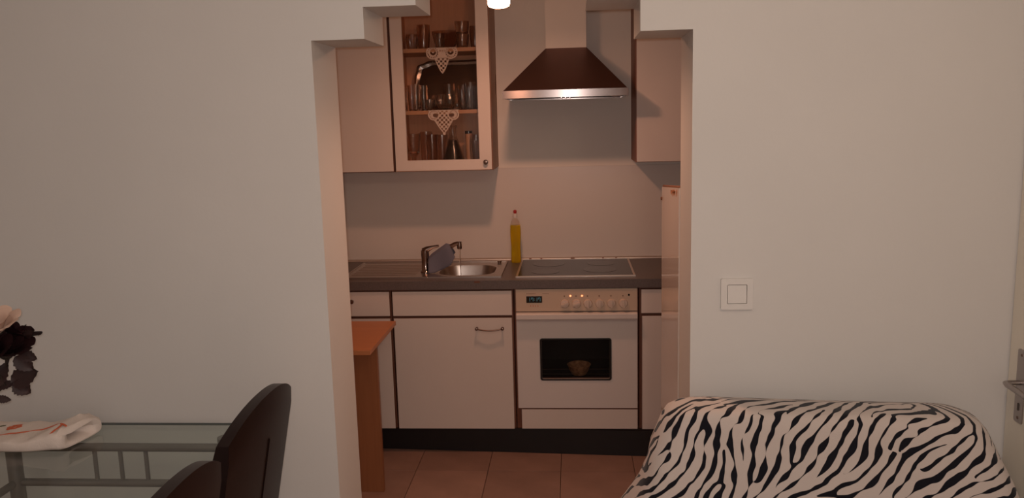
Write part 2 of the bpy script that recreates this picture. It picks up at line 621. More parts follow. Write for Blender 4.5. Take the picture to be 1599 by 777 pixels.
c2 = thing('base_cabinet', 'wide cream sink base cabinet with a curved bronze bar handle, left of the oven', 'cabinet', (-0.30, 0.3, 0))
carcass(c2, -0.603, -0.003, True)
front_panel('drawer_front', c2, -0.596, -0.010, 0.715, 0.836)
d = front_panel('door', c2, -0.594, -0.012, 0.135, 0.702)
bm = B()
hx0, hx1, hz = -0.184, -0.058, 0.651
pts = []
for k in range(13):
    t = k / 12
    pts.append((hx0 + (hx1 - hx0) * t, -0.020 - 0.006 * sin(PI * t), hz - 0.008 * sin(PI * t)))
tube(bm, pts, 0.0036, 10)
for hx in (hx0, hx1):
    lathe(bm, [(0.0, -0.029), (0.006, -0.027), (0.0085, -0.020), (0.006, -0.013), (0.004, -0.008), (0.0065, 0.0)], (hx, 0, hz), 12, 'Y', cap=False)
obj('handle', bm, M['bronze'], d, smooth=True)

c3 = thing('base_cabinet', 'cream base cabinet right of the oven, half hidden by the tall glossy white fridge', 'cabinet', (0.90, 0.3, 0))
carcass(c3, 0.603, 1.20)
front_panel('drawer_front', c3, 0.613, 1.195, 0.720, 0.836)
front_panel('door', c3, 0.617, 1.195, 0.135, 0.706)

# oven
ov = thing('oven', 'cream built-in oven with six knobs, clock and dark window under the cooktop', 'oven', (0.3, 0.3, 0))
bm = bx(0.001, 0.599, 0.021, YB - 0.012, ZB, ZT - 0.001)
f = [f for f in bm.faces if f.calc_center_median().y < 0.03]
bmesh.ops.delete(bm, geom=f, context='FACES_ONLY')
obj('housing', bm, M['carcass'], ov)
# hidden face strips around the oven door
bm = B()
prism(bm, 'Y', rect(0.001, 0.599, ZB, ZT - .001), 0.0212, 0.0225, hole=rect(0.115, 0.475, 0.375, 0.605))
obj('face_frame', bm, M['carcass'], ov)
bm = bx(0.075, 0.52, 0.024, 0.46, 0.352, 0.66)
f = [f for f in bm.faces if f.calc_center_median().y < 0.03]
bmesh.ops.delete(bm, geom=f, context='FACES_ONLY')
obj('oven_cavity', bm, M['cavity'], ov)
cp = obj('control_panel', bx(0.010, 0.594, -0.004, 0.0205, 0.733, 0.8425, bevel=0.002), M['panel'], ov)
for i, (kx, rot) in enumerate(((0.247, -68), (0.303, -75), (0.358, 0), (0.414, 0), (0.470, 4), (0.527, 6))):
    bm = lathe(B(), [(0.0, -0.016), (0.0185, -0.015), (0.0205, -0.010), (0.022, -0.0045)], (0, 0, 0), 24, 'Y', cap=False)
    g = bx(-0.0055, 0.0055, -0.030, -0.014, -0.0195, 0.0195, bevel=0.002)
    gm = bpy.data.meshes.new('tmp'); g.to_mesh(gm); g.free(); bm.from_mesh(gm); bpy.data.meshes.remove(gm)
    bmesh.ops.rotate(bm, verts=bm.verts[:], cent=(0, 0, 0), matrix=Matrix.Rotation(math.radians(-rot), 3, 'Y'))
    bmesh.ops.translate(bm, verts=bm.verts[:], vec=(kx, 0, 0.771))
    obj('knob', bm, M['knob'], cp, smooth=True)
    lm = lathe(B(), [(0.0, -0.0048), (0.004, -0.0048), (0.004, -0.0038)], (kx - 0.002, 0, 0.807), 10, 'Y', cap=False)
    obj('setting_mark', lm, M['mark'], cp)
for lx in (0.274, 0.330):
    obj('indicator_light', lathe(B(), [(0.0, -0.007), (0.0035, -0.0062), (0.0045, -0.004)], (lx, 0, 0.8085), 12, 'Y', cap=False), M['led'], cp, label='glowing red indicator light')
obj('sensor_dot', lathe(B(), [(0.0, -0.0055), (0.005, -0.0055), (0.005, -0.004)], (0.5535, 0, 0.811), 12, 'Y', cap=False), M['black'], cp)
ds = obj('clock_display', bx(0.0615, 0.1375, -0.0062, -0.003, 0.776, 0.8085, bevel=0.001), M['black'], cp)
SEG = {'1': 'bc', '7': 'abcf'}


def digit(bm, ch, x, z, w, h, t, y0, y1):
    s = {'a': (x, x + w, z + h - t, z + h), 'b': (x + w - t, x + w, z + h / 2, z + h), 'c': (x + w - t, x + w, z, z + h / 2),
         'd': (x, x + w, z, z + t), 'e': (x, x + t, z, z + h / 2), 'f': (x, x + t, z + h / 2, z + h), 'g': (x, x + w, z + h / 2 - t / 2, z + h / 2 + t / 2)}
    for k in SEG[ch]:
        a = s[k]
        box(bm, a[0], a[1], y0, y1, a[2], a[3])


bm = B()
for ch, dx in (('1', 0.069), ('7', 0.0845), ('1', 0.1035), ('7', 0.119)):
    digit(bm, ch, dx, 0.7835, 0.0105, 0.018, 0.0022, -0.0066, -0.0060)
box(bm, 0.0995, 0.1015, -0.0066, -0.0060, 0.788, 0.790)
box(bm, 0.0995, 0.1015, -0.0066, -0.0060, 0.795, 0.797)
obj('digits', bm, M['digit'], ds, kind='stuff')
bm = B()
for k in range(8):
    box(bm, 0.063 + k * 0.0055, 0.0668 + k * 0.0055, -0.0045, -0.0038, 0.8185, 0.8225)
for k in range(5):
    box(bm, 0.140 + k * 0.0065, 0.1442 + k * 0.0065, -0.0045, -0.0038, 0.8195, 0.8225)
obj('panel_print', bm, M['mark'], cp, kind='stuff')
bm = B()
for k in range(4):
    box(bm, 0.0805 + k * 0.0115, 0.0835 + k * 0.0115, -0.0045, -0.0038, 0.756, 0.764)
obj('button_print', bm, M['redmark'], cp, kind='stuff')
bm = B()
prism(bm, 'Y', rect(0.010, 0.594, 0.2425, 0.7285), 0.0, 0.0205, hole=rect(0.130, 0.461, 0.392, 0.590))
dr = obj('oven_door', bm, M['oven'], ov)
bm = B()
prism(bm, 'Y', rrect(0.1215, 0.4695, 0.3845, 0.5975, 0.012), -0.0035, -0.0004, hole=rrect(0.130, 0.461, 0.392, 0.590, 0.008))
obj('window_border', bm, M['black'], dr)
obj('window_glass', prism(B(), 'Y', rrect(0.131, 0.460, 0.393, 0.589, 0.007), 0.003, 0.006), M['ovenpane'], dr)
bm = B()
prism(bm, 'X', [(-0.004, 0.7285), (-0.026, 0.7275), (-0.034, 0.722), (-0.034, 0.702), (-0.028, 0.694), (-0.012, 0.691), (-0.0005, 0.693), (-0.0005, 0.7285)], 0.012, 0.592)
obj('handle', bm, M['oven'], dr)
front_panel('drawer_front', ov, 0.026, 0.594, 0.136, 0.236)
for rz, ry in ((0.372, 0.06), (0.372, 0.14), (0.372, 0.22)):
    tube(bm := B(), [(0.08, ry, rz), (0.515, ry, rz)], 0.003, 6)
    obj('rack_bar', bm, M['rack'], ov)
dish = thing('baking_dish', 'small brown baking dish glimpsed through the dark oven window', 'dish', (0.312, 0.13, 0.3755))
bm = lathe(B(), [(0.0, 0.3758), (0.036, 0.3758), (0.050, 0.40), (0.058, 0.4245), (0.055, 0.4245), (0.047, 0.402), (0.03, 0.385), (0.0, 0.383)], (0.312, 0.13, 0), 20, cap=False)
obj('bowl', bm, M['dish'], dish, smooth=True)
obj('rim', lathe(B(), [(0.057, 0.4235), (0.061, 0.426), (0.057, 0.4285), (0.054, 0.426), (0.057, 0.4235)], (0.312, 0.13, 0), 20, cap=False), M['dish'], dish, smooth=True)

# skewed black plinth
p0, p1 = Vector((-0.80, 0.072, 0)), Vector((0.74, -0.022, 0))
dvec = (p1 - p0).normalized()
nv = Vector((-dvec.y, dvec.x, 0)) * 0.016
bm = B()
loft(bm, [[p0 + Vector((0, 0, 0.0005)), p0 + nv + Vector((0, 0, 0.0005)), p0 + nv + Vector((0, 0, 0.1295)), p0 + Vector((0, 0, 0.1295))],
          [p1 + Vector((0, 0, 0.0005)), p1 + nv + Vector((0, 0, 0.0005)), p1 + nv + Vector((0, 0, 0.1295)), p1 + Vector((0, 0, 0.1295))]])
tag(obj('plinth_board', bm, M['plinth']), 'loose black plinth board standing askew under the base cabinets', 'plinth')

# ------------------------------------------------------------------ worktop, cooktop, sink
ZW = 0.889
WX1 = 1.20
wt = thing('worktop', 'dark grey brown laminate worktop with sink and cooktop set in', 'worktop', (0.1, 0.3, ZW))
bm = B()
prism(bm, 'Z', rect(XL + .002, WX1, -0.010, YB - 0.009), 0.8465, ZW, hole=rect(-0.405, -0.095, 0.095, 0.395))
obj('board', bm, M['counter'], wt)
bm = B()
prism(bm, 'X', [(YB - .0095, ZW), (YB - .0215, ZW), (YB - .0195, ZW + .006), (YB - .0095, ZW + .011)], XL + .003, WX1 - .002)
obj('wall_strip', bm, M['trim'], wt)
for cx_, w_ in ((0.055, 0.012), (0.115, 0.009), (0.287, 0.022), (0.452, 0.009), (0.523, 0.009)):  # small dark spots along the back joint, each drawn as a block
    obj('dark_spot', bx(cx_ - w_ / 2, cx_ + w_ / 2, 0.5475, 0.557, ZW - 0.0002, ZW + 0.009, bevel=0.001), M['edge'], wt)
obj('burn_mark', prism(B(), 'Y', rrect(-0.190, -0.160, 0.878, 0.887, 0.004, 3), -0.0115, -0.0099), M['carcass'], wt, label='small dark nick in the front edge')

ck = thing('cooktop', 'dark glass ceramic cooktop with pale steel frame above the oven', 'cooktop', (0.3, 0.30, ZW))
bm = B()
prism(bm, 'Z', rect(0.008, 0.590, 0.058, 0.540), ZW + .0004, ZW + .006, hole=rect(0.018, 0.580, 0.068, 0.530))
obj('frame', bm, M['trim'], ck)
gl = obj('glass_plate', bx(0.0175, 0.5805, 0.0675, 0.5305, ZW + .0004, ZW + .005), M['ceran'], ck)
for zx, zy, zr in ((0.160, 0.400, 0.085), (0.435, 0.395, 0.070), (0.150, 0.180, 0.070), (0.425, 0.225, 0.085)):
    obj('cooking_zone', lathe(B(), [(0.0, 0.0056), (zr, 0.0056), (zr, 0.0048)], (zx, zy, ZW), 32, cap=False), M['zone'], gl)

sk = thing('sink', 'stainless steel inset sink with ribbed drainer left and basin right', 'sink', (-0.46, 0.27, ZW))
N = 6
bx0, bx1, by0, by1 = -0.392, -0.108, 0.108, 0.385
inner = rrect(bx0, bx1, by0, by1, 0.085, N)


def square_like(u0, u1, v0, v1, n=6):
    """rectangle outline with the same point count as rrect"""
    pts = []
    mu, mv = (u0 + u1) / 2, (v0 + v1) / 2
    for c_, a_, b_ in (((u1, v1), (u1, mv), (mu, v1)), ((u0, v1), (mu, v1), (u0, mv)), ((u0, v0), (u0, mv), (mu, v0)), ((u1, v0), (mu, v0), (u1, mv))):
        h = n // 2
        for k in range(h):
            t = (k + 0.5) / h
            pts.append((a_[0] + (c_[0] - a_[0]) * t, a_[1] + (c_[1] - a_[1]) * t))
        pts.append(c_)
        for k in range(h):
            t = 1 - (k + 0.5) / h
            pts.append((b_[0] + (c_[0] - b_[0]) * t, b_[1] + (c_[1] - b_[1]) * t))
    return pts


bm = B()
prism(bm, 'Z', square_like(-0.862, -0.064, 0.060, 0.492), ZW + .0005, ZW + .0045, hole=inner)
obj('sink_plate', bm, M['steel'], sk)
bm = B()
prism(bm, 'Z', square_like(-0.862, -0.064, 0.060, 0.492), ZW + .004, ZW + .008, hole=square_like(-0.854, -0.072, 0.068, 0.484))
obj('rim', bm, M['steel'], sk)
bm = B()
rings = []
for dz, ins in ((0.0045, 0.0), (-0.01, 0.004), (-0.07, 0.012), (-0.115, 0.022), (-0.135, 0.05)):
    rings.append([(px_, py_, ZW + dz) for px_, py_ in rrect(bx0 + ins, bx1 - ins, by0 + ins, by1 - ins, 0.085 - ins * 0.4, N)])
loft(bm, rings, close0=False)
obj('basin', bm, M['steel'], sk, smooth=True)
obj('drain', lathe(B(), [(0.0, -0.132), (0.03, -0.132), (0.034, -0.1345)], (-0.25, 0.25, ZW), 20, cap=False), M['chrome'], sk)
for k in range(7):
    yy = 0.135 + k * 0.045
    bm = B()
    tube(bm, [(-0.83, yy, ZW + .004), (-0.50, yy, ZW + .004)], 0.005, 8, squash=0.6)
    obj('drainer_rib', bm, M['steel'], sk, smooth=True)
obj('plug_knob', lathe(B(), [(0.0, 0.018), (0.010, 0.017), (0.013, 0.011), (0.007, 0.008), (0.008, 0.004)], (-0.105, 0.44, ZW), 14, cap=False), M['chrome'], sk, smooth=True)

tp = thing('faucet', 'chrome single lever faucet with raised spout running into the sink', 'faucet', (-0.462, 0.20, ZW))
TX, TY = -0.462, 0.20
bm = lathe(B(), [(0.027, ZW + .0047), (0.027, ZW + .010), (0.0215, ZW + .016), (0.019, ZW + .05), (0.019, ZW + .075), (0.021, ZW + .095), (0.0205, ZW + .118), (0.013, ZW + .124), (0.0, ZW + .125)], (TX, TY, 0), 22, cap=False)
obj('body', bm, M['chrome'], tp, smooth=True)
bm = B()
tube(bm, [(TX - .008, TY, 1.003), (TX + .012, TY, 1.013), (TX + .04, TY, 1.024), (TX + .072, TY, 1.030)], [0.017, 0.015, 0.008, 0.006], 12)
obj('lever', bm, M['chrome'], tp, smooth=True)
bm = B()
tube(bm, [(TX + .012, TY, 0.944), (TX + .05, TY, 0.967), (TX + .10, TY, 1.003), (TX + .13, TY, 1.024), (TX + .155, TY, 1.037), (TX + .172, TY, 1.041)], [0.014, 0.013, 0.012, 0.012, 0.0115, 0.011], 14)
obj('spout', bm, M['chrome'], tp, smooth=True)
obj('aerator', lathe(B(), [(0.0, 1.0125), (0.0115, 1.0125), (0.0125, 1.018), (0.0125, 1.036), (0.011, 1.044), (0.0115, 1.050), (0.0, 1.051)], (TX + .178, TY, 0), 16, cap=False), M['chrome'], tp, smooth=True)
bm = B()
tube(bm, [(TX + .178, TY, 1.0125), (TX + .1785, TY, 0.98), (TX + .179, TY, 0.92), (TX + .179, TY, 0.85), (TX + .179, TY, 0.757)], [0.0045, 0.0034, 0.0028, 0.0026, 0.0026], 8)
tag(obj('water_stream', bm, M['water'], smooth=True), 'thin stream of water falling from the chrome spout into the basin', 'water')

# dishcloth over the spout
top_ln = [(-0.444, 0.966), (-0.427, 0.984), (-0.390, 1.010), (-0.352, 1.036), (-0.330, 1.030)]
bot_ln = [(-0.443, 0.896), (-0.410, 0.8965), (-0.368, 0.914), (-0.325, 0.938), (-0.304, 0.977)]


def lerp_line(ln, t):
    f_ = t * (len(ln) - 1)
    i_ = min(int(f_), len(ln) - 2)
    f_ -= i_
    return (ln[i_][0] + (ln[i_ + 1][0] - ln[i_][0]) * f_, ln[i_][1] + (ln[i_ + 1][1] - ln[i_][1]) * f_)


bm = B()
rows = []
NU = 16
for r_ in range(-6, 11):
    row = []
    for k in range(NU + 1):
        t = k / NU
        a_, b_ = lerp_line(top_ln, t), lerp_line(bot_ln, t)
        if r_ >= 0:
            s_ = r_ / 10
            yy = TY - 0.016 - 0.020 * s_ - 0.007 * sin(t * 9 + 1) * s_
        else:
            s_ = -r_ / 8
            yy = TY + 0.016 + 0.014 * s_ + 0.006 * sin(t * 8) * s_
        if r_ == 0:
            yy = TY
        zx = a_[0] + (b_[0] - a_[0]) * s_
        zz = a_[1] + (b_[1] - a_[1]) * s_ + (0.005 if r_ == 0 else 0)
        row.append(bm.verts.new((zx, yy, zz)))
    rows.append(row)
for a_, b_ in zip(rows, rows[1:]):
    for k in range(NU):
        bm.faces.new((a_[k], a_[k + 1], b_[k + 1], b_[k]))
rag = obj('dishcloth', bm, M['rag'], smooth=True)
md = rag.modifiers.new('thickness', 'SOLIDIFY'); md.thickness = 0.003; md.offset = 0
tag(rag, 'blue grey dishcloth hung over the faucet spout', 'cloth')

# washing-up liquid
bt = thing('soap_bottle', 'clear bottle of yellow washing-up liquid with red cap by the backsplash', 'bottle', (-0.017, 0.47, ZW))


def oval(cx_, cy_, rx, ry, z, n=24):
    return [(cx_ + rx * cos(2 * PI * k / n), cy_ + ry * sin(2 * PI * k / n), z) for k in range(n)]


prof = [(0.000, 0.024, 0.017), (0.006, 0.027, 0.019), (0.03, 0.027, 0.0195), (0.09, 0.0255, 0.0185), (0.13, 0.0275, 0.019), (0.17, 0.029, 0.0195), (0.20, 0.0275, 0.0185),
        (0.225, 0.021, 0.0155), (0.240, 0.013, 0.012), (0.245, 0.0115, 0.0115)]
bm = B()
loft(bm, [oval(-0.017, 0.47, a_, b_, ZW + .0005 + h) for h, a_, b_ in prof])
obj('bottle_body', bm, M['bottle'], bt, smooth=True)
bm = B()
loft(bm, [oval(-0.017, 0.47, a_ - .0015, b_ - .0015, ZW + .0025 + h) for h, a_, b_ in prof[:6]] + [oval(-0.017, 0.47, 0.0262, 0.017, ZW + 0.205)])
obj('liquid', bm, M['soap'], bt, smooth=True)
obj('collar', lathe(B(), [(0.0, 0.245), (0.0125, 0.245), (0.0125, 0.262), (0.009, 0.268), (0.0, 0.268)], (-0.017, 0.47, ZW), 18, cap=False), M['white'], bt, smooth=True)
obj('cap', lathe(B(), [(0.006, 0.266), (0.0085, 0.270), (0.0095, 0.279), (0.007, 0.286), (0.0, 0.288)], (-0.017, 0.47, ZW), 18, cap=False), M['red'], bt, smooth=True)

# ------------------------------------------------------------------ wall cabinets and hood
ZU = 2.34
Y0U = 0.24
cl = thing('wall_cabinet', 'plain cream wall cabinet left of the glazed cabinet', 'cabinet', (-0.805, 0.41, 1.403))
obj('carcass', bx(-1.006, -0.606, Y0U + .021, YB - .001, 1.404, ZU), M['carcass'], cl)
front_panel('door', cl, -1.002, -0.612, 1.409, ZU - .004, Y0U, Y0U + .019)

cg = thing('wall_cabinet', 'glazed cream wall cabinet with glassware and lace inside', 'cabinet', (-0.355, 0.41, 1.405))
xa, xb = -0.604, -0.107
th = 0.016
obj('side_panel', bx(xa, xa + th, Y0U + .021, YB - .001, 1.405, ZU), M['inside'], cg)
bm = bx(xb - th, xb, Y0U + .021, YB - .001, 1.405, ZU)
for f in bm.faces:
    f.normal_update()
    c_ = f.calc_center_median()
    f.material_index = 1 if f.normal.x > 0.5 else (2 if f.normal.y < -0.5 else 0)
obj('side_panel', bm, [M['inside'], M['cabside'], M['edge']], cg, label='pale wooden right side panel')
obj('bottom_panel', bx(xa + th, xb - th, Y0U + .021, YB - .001, 1.405, 1.405 + th), M['inside'], cg)
obj('top_panel', bx(xa + th, xb - th, Y0U + .021, YB - .001, ZU - th, ZU), M['inside'], cg)
obj('back_panel', bx(xa + th, xb - th, YB - .012, YB - .001, 1.405 + th, ZU - th), M['inside'], cg)
SH1, SH2, SH0 = 2.0145, 1.7085, 1.405 + th
for zs in (SH1, SH2):
    obj('shelf', bx(xa + th + .001, xb - th - .001, 0.285, YB - .013, zs - 0.019, zs), M['shelf'], cg)
bm = B()
prism(bm, 'Y', rect(-0.599, -0.110, 1.409, ZU - .004), Y0U, Y0U + .019, hole=rect(-0.540, -0.172, 1.461, ZU - .06))
for f in bm.faces:
    f.normal_update()
    c_ = f.calc_center_median()
    outer = abs(c_.x + .599) < .002 or abs(c_.x + .110) < .002 or abs(c_.z - 1.409) < .002
    f.material_index = 1 if outer else 0
gd = obj('door', bm, [M['front'], M['edge']], cg)
obj('glass_pane', bx(-0.545, -0.167, Y0U + .011, Y0U + .015, 1.456, ZU - .055), M['pane'], gd)
small_knob(gd, -0.140, Y0U, 1.446, 0.0125)

cr = thing('wall_cabinet', 'cream wall cabinet with a brown side, right of the extractor hood', 'cabinet', (0.9, 0.41, 1.427))
obj('carcass', bx(0.608, 1.20, Y0U + .021, YB - .001, 1.427, ZU), M['darkside'], cr)
front_panel('door', cr, 0.611, 1.197, 1.430, ZU - .004, Y0U, Y0U + .019)

hd = thing('extractor_hood', 'dark steel pyramid extractor hood with bright front strip above the cooktop', 'hood', (0.262, 0.33, 1.752))
hx0, hx1, hy0 = -0.033, 0.557, 0.08
bm = B()
loft(bm, [[(hx0, hy0, 1.786), (hx1, hy0, 1.786), (hx1, YB - .001, 1.786), (hx0, YB - .001, 1.786)],
          [(0.165, 0.395, 2.004), (0.372, 0.395, 2.004), (0.372, YB - .001, 2.004), (0.165, YB - .001, 2.004)]], close0=False)
obj('canopy', bm, M['hood'], hd)
bm = B()
prism(bm, 'Z', rect(hx0 - .002, hx1 + .002, hy0 - .002, YB - .001), 1.752, 1.7875, hole=rect(hx0 + .006, hx1 - .006, hy0 + .006, YB - .02))
obj('front_strip', bm, M['steelfront'], hd)
obj('filter', bx(hx0 + .006, hx1 - .006, hy0 + .006, YB - .02, 1.757, 1.762), M['darkmetal'], hd)
for lx_ in (hx0 + 0.05, hx1 - 0.05):
    obj('lamp_cover', lathe(B(), [(0.0, 1.750), (0.024, 1.751), (0.028, 1.757)], (lx_, hy0 + 0.06, 0), 16, cap=False), M['trim'], hd)
bm = B()
for k in range(3):
    lathe(bm, [(0.0, 1.746), (0.005, 1.747), (0.005, 1.757)], (0.245 + k * 0.02, hy0 + 0.02, 0), 10, cap=False)
obj('buttons', bm, M['chrome'], hd, kind='stuff')
obj('chimney', bx(0.166, 0.371, 0.396, YB - .0005, 2.0035, ZC), M['kwall'], hd)

# pendant lamp in the kitchen, in view
def pendant(label, x_, y_, z_, emit, watts):
    lp = thing('pendant_lamp', label, 'lamp', (x_, y_, z_))
    bm = lathe(B(), [(0.0, z_ - .002), (0.024, z_), (0.042, z_ + .007), (0.0455, z_ + .018), (0.0455, z_ + .10), (0.03, z_ + .115), (0.0, z_ + .116)], (x_, y_, 0), 28, cap=False)
    obj('glass_shade', bm, emit, lp, smooth=True)
    dl = bpy.data.lights.new('pendant_bulb', 'AREA')
    dl.shape = 'DISK'; dl.size = 0.075; dl.energy = watts; dl.color = (1.0, 0.47, 0.29)
    dlo = bpy.data.objects.new('pendant_bulb', dl); dlo.location = (x_, y_, z_ - .0035); COL.objects.link(dlo)
    obj('socket', lathe(B(), [(0.0, z_ + .165), (0.018, z_ + .162), (0.022, z_ + .15), (0.022, z_ + .1165)], (x_, y_, 0), 16, cap=False), M['chrome'], lp, smooth=True)
    obj('cord', tube(B(), [(x_, y_, z_ + .16), (x_, y_, ZC - .02)], 0.003, 8), M['white'], lp)
    obj('canopy', lathe(B(), [(0.0, ZC - .025), (0.04, ZC - .02), (0.05, ZC - .0005)], (x_, y_, 0), 20, cap=False), M['chrome'], lp, smooth=True)


pendant('small glowing glass pendant lamp hanging in the kitchen', 0.005, -0.45, 2.10, M['lampglass'], KITCHEN_DOWN)
# unseen ceiling spot above the frame, added to brighten the opening's jambs
sx_, sy_, sz_ = 0.22, -0.80, 2.14
aim = (Vector((0.14, -1.36, 1.20)) - Vector((sx_, sy_, sz_))).normalized()
sp = thing('added_spot', 'small unseen ceiling spot above the frame, added to brighten the jambs of the stepped opening', 'lamp', (sx_, sy_, ZC))
bm = lathe(B(), [(0.0, -0.075), (0.022, -0.07), (0.034, -0.03), (0.036, 0.0), (0.031, 0.0), (0.029, -0.012), (0.0, -0.014)], (0, 0, 0), 20, cap=False)
bm.transform(Matrix.Translation((sx_, sy_, sz_)) @ aim.to_track_quat('Z', 'Y').to_matrix().to_4x4())
obj('lamp_head', bm, M['chrome'], sp, smooth=True)
obj('arm', tube(B(), [Vector((sx_, sy_, sz_)) - aim * 0.07, (sx_, sy_, sz_ + 0.12), (sx_, sy_, ZC - .02)], 0.006, 8), M['chrome'], sp, smooth=True)
obj('canopy', lathe(B(), [(0.0, ZC - .025), (0.04, ZC - .02), (0.05, ZC - .0005)], (sx_, sy_, 0), 20, cap=False), M['chrome'], sp, smooth=True)
sl = bpy.data.lights.new('added_spot_light', 'SPOT')
sl.energy = ADDED_SPOT_WATTS; sl.color = (1.0, 0.53, 0.34); sl.spot_size = math.radians(95); sl.spot_blend = 0.6; sl.shadow_soft_size = 0.025
slo = bpy.data.objects.new('added_spot_light', sl)
slo.location = Vector((sx_, sy_, sz_)) + aim * 0.004
slo.rotation_mode = 'QUATERNION'; slo.rotation_quaternion = aim.to_track_quat('-Z', 'Y')
COL.objects.link(slo)

# ------------------------------------------------------------------ glassware
def tumbler(name, label, x, y, z, h, r0, r1, group, m='glass', wall=0.0022, base=0.008, foot=None, ribs=0):
    prof_o = [(0.0, 0.0), (r0 * 0.92, 0.0), (r0, 0.003)]
    if foot:
        prof_o += [(r0, 0.005), (foot, 0.012), (foot, h * 0.28), (r1 * 0.8, h * 0.45)]
        base = h * 0.42
    if not foot:      # a slight belly
        for q in range(1, 8):
            t = q / 8
            prof_o.append((r0 + (r1 - r0) * t + 0.0022 * math.sin(PI * t), 0.003 + (h - 0.003) * t))
    prof_o += [(r1, h)]
    prof = prof_o + [(r1 - wall, h)]
    if foot:
        prof += [(r1 * 0.8 - wall, h * 0.47), (0.0, base)]
    else:
        prof += [(r0 - wall, base + .002), (0.0, base)]
    bm = lathe(B(), [(a, b + z + .0004) for a, b in prof], (x, y, 0), 24, cap=False)
    if ribs:
        for v in bm.verts:
            dx_, dy_ = v.co.x - x, v.co.y - y
            rr = math.hypot(dx_, dy_)
            if rr > r0 * 0.8 and v.co.z < z + h * 0.85 and v.co.z > z + 0.002:
                a_ = math.atan2(dy_, dx_)
                s_ = 1 + 0.06 * (1 if int(round(a_ / (2 * PI) * 24)) % 2 else -1) * (1 if rr > r0 - wall * .5 else 0.3)
                v.co.x, v.co.y = x + dx_ * s_, y + dy_ * s_
    return tag(obj(name, bm, M[m], smooth=True), label, 'glass', group)


GA, GB_, GC = 'glassware on the top cabinet shelf', 'glassware on the middle cabinet shelf', 'glassware on the cabinet floor'
tumbler('cut_tumbler', 'short cut glass tumbler, leftmost on the top cabinet shelf', -0.520, 0.40, SH1, 0.080, 0.024, 0.031, GA, ribs=1)
tumbler('tall_glass', 'tall smoky glass second from left on the top cabinet shelf', -0.463, 0.42, SH1, 0.128, 0.027, 0.034, GA, 'smoke')
t_ = obj('glass_bowl', lathe(B(), [(a, b + SH1 + .0004) for a, b in [(0.0, 0.0), (0.03, 0.0), (0.035, 0.006), (0.060, 0.04), (0.074, 0.098), (0.0715, 0.098), (0.057, 0.042), (0.03, 0.012), (0.0, 0.010)]], (-0.355, 0.475, 0), 28, cap=False), M['smoke'], smooth=True)
tag(t_, 'wide smoky glass bowl at the back of the top cabinet shelf', 'bowl', GA)
tumbler('small_glass', 'small glass standing before the wide bowl on the top shelf', -0.370, 0.355, SH1, 0.076, 0.020, 0.027, GA)
tumbler('tumbler', 'lower tumbler of the stacked pair on the top cabinet shelf', -0.258, 0.385, SH1, 0.072, 0.026, 0.034, GA, base=0.012)
tumbler('tumbler', 'upper tumbler stacked on another on the top cabinet shelf', -0.258, 0.385, SH1 + 0.0735, 0.062, 0.030, 0.036, GA)
tumbler('tall_glass', 'slim tall glass at the right end of the top cabinet shelf', -0.198, 0.43, SH1, 0.115, 0.021, 0.027, GA, 'smoke')

for i, (x_, y_, h_, lb) in enumerate(((-0.570, 0.37, 0.125, 'slim tall glass at the left end of the middle cabinet shelf'), (-0.536, 0.41, 0.133, 'second slim tall glass from left on the middle cabinet shelf'),
                                     (-0.503, 0.36, 0.136, 'third slim tall glass from left on the middle cabinet shelf'), (-0.474, 0.42, 0.130, 'slim tall glass beside the small round glass on the middle shelf'))):
    tumbler('tall_glass', lb, x_, y_, SH2, h_, 0.0155, 0.0195, GB_)
tumbler('small_glass', 'small round glass left of the crystal bowl on the middle shelf', -0.433, 0.36, SH2, 0.055, 0.017, 0.025, GB_)
bm = lathe(B(), [(a, b + SH2 + .0004) for a, b in [(0.0, 0.0), (0.026, 0.0), (0.032, 0.006), (0.046, 0.03), (0.050, 0.055), (0.044, 0.080), (0.041, 0.080), (0.046, 0.055), (0.042, 0.032), (0.026, 0.012), (0.0, 0.010)]], (-0.355, 0.37, 0), 32, cap=False)
for i, v in enumerate(bm.verts):
    dx_, dy_ = v.co.x + 0.355, v.co.y - 0.37
    a_ = math.atan2(dy_, dx_)
    s_ = 1 + 0.045 * cos(16 * a_) * (1 if math.hypot(dx_, dy_) > 0.02 else 0)
    v.co.x, v.co.y = -0.355 + dx_ * s_, 0.37 + dy_ * s_
tag(obj('crystal_bowl', bm, M['glass']), 'round cut crystal bowl in the middle of the middle cabinet shelf', 'bowl', GB_)
tumbler('tall_glass', 'tall glass standing behind the crystal bowl on the middle shelf', -0.347, 0.465, SH2, 0.135, 0.024, 0.029, GB_)
tumbler('cut_tumbler', 'tall smoky ribbed glass right of the crystal bowl on the middle shelf', -0.268, 0.43, SH2, 0.128, 0.024, 0.029, GB_, 'smoke', ribs=1)
tumbler('shot_glass', 'tiny bright shot glass at the front of the middle cabinet shelf', -0.288, 0.33, SH2, 0.036, 0.015, 0.018, GB_, base=0.012)
tumbler('cut_tumbler', 'tall ribbed clear glass near the right end of the middle shelf', -0.222, 0.37, SH2, 0.138, 0.026, 0.031, GB_, ribs=1)

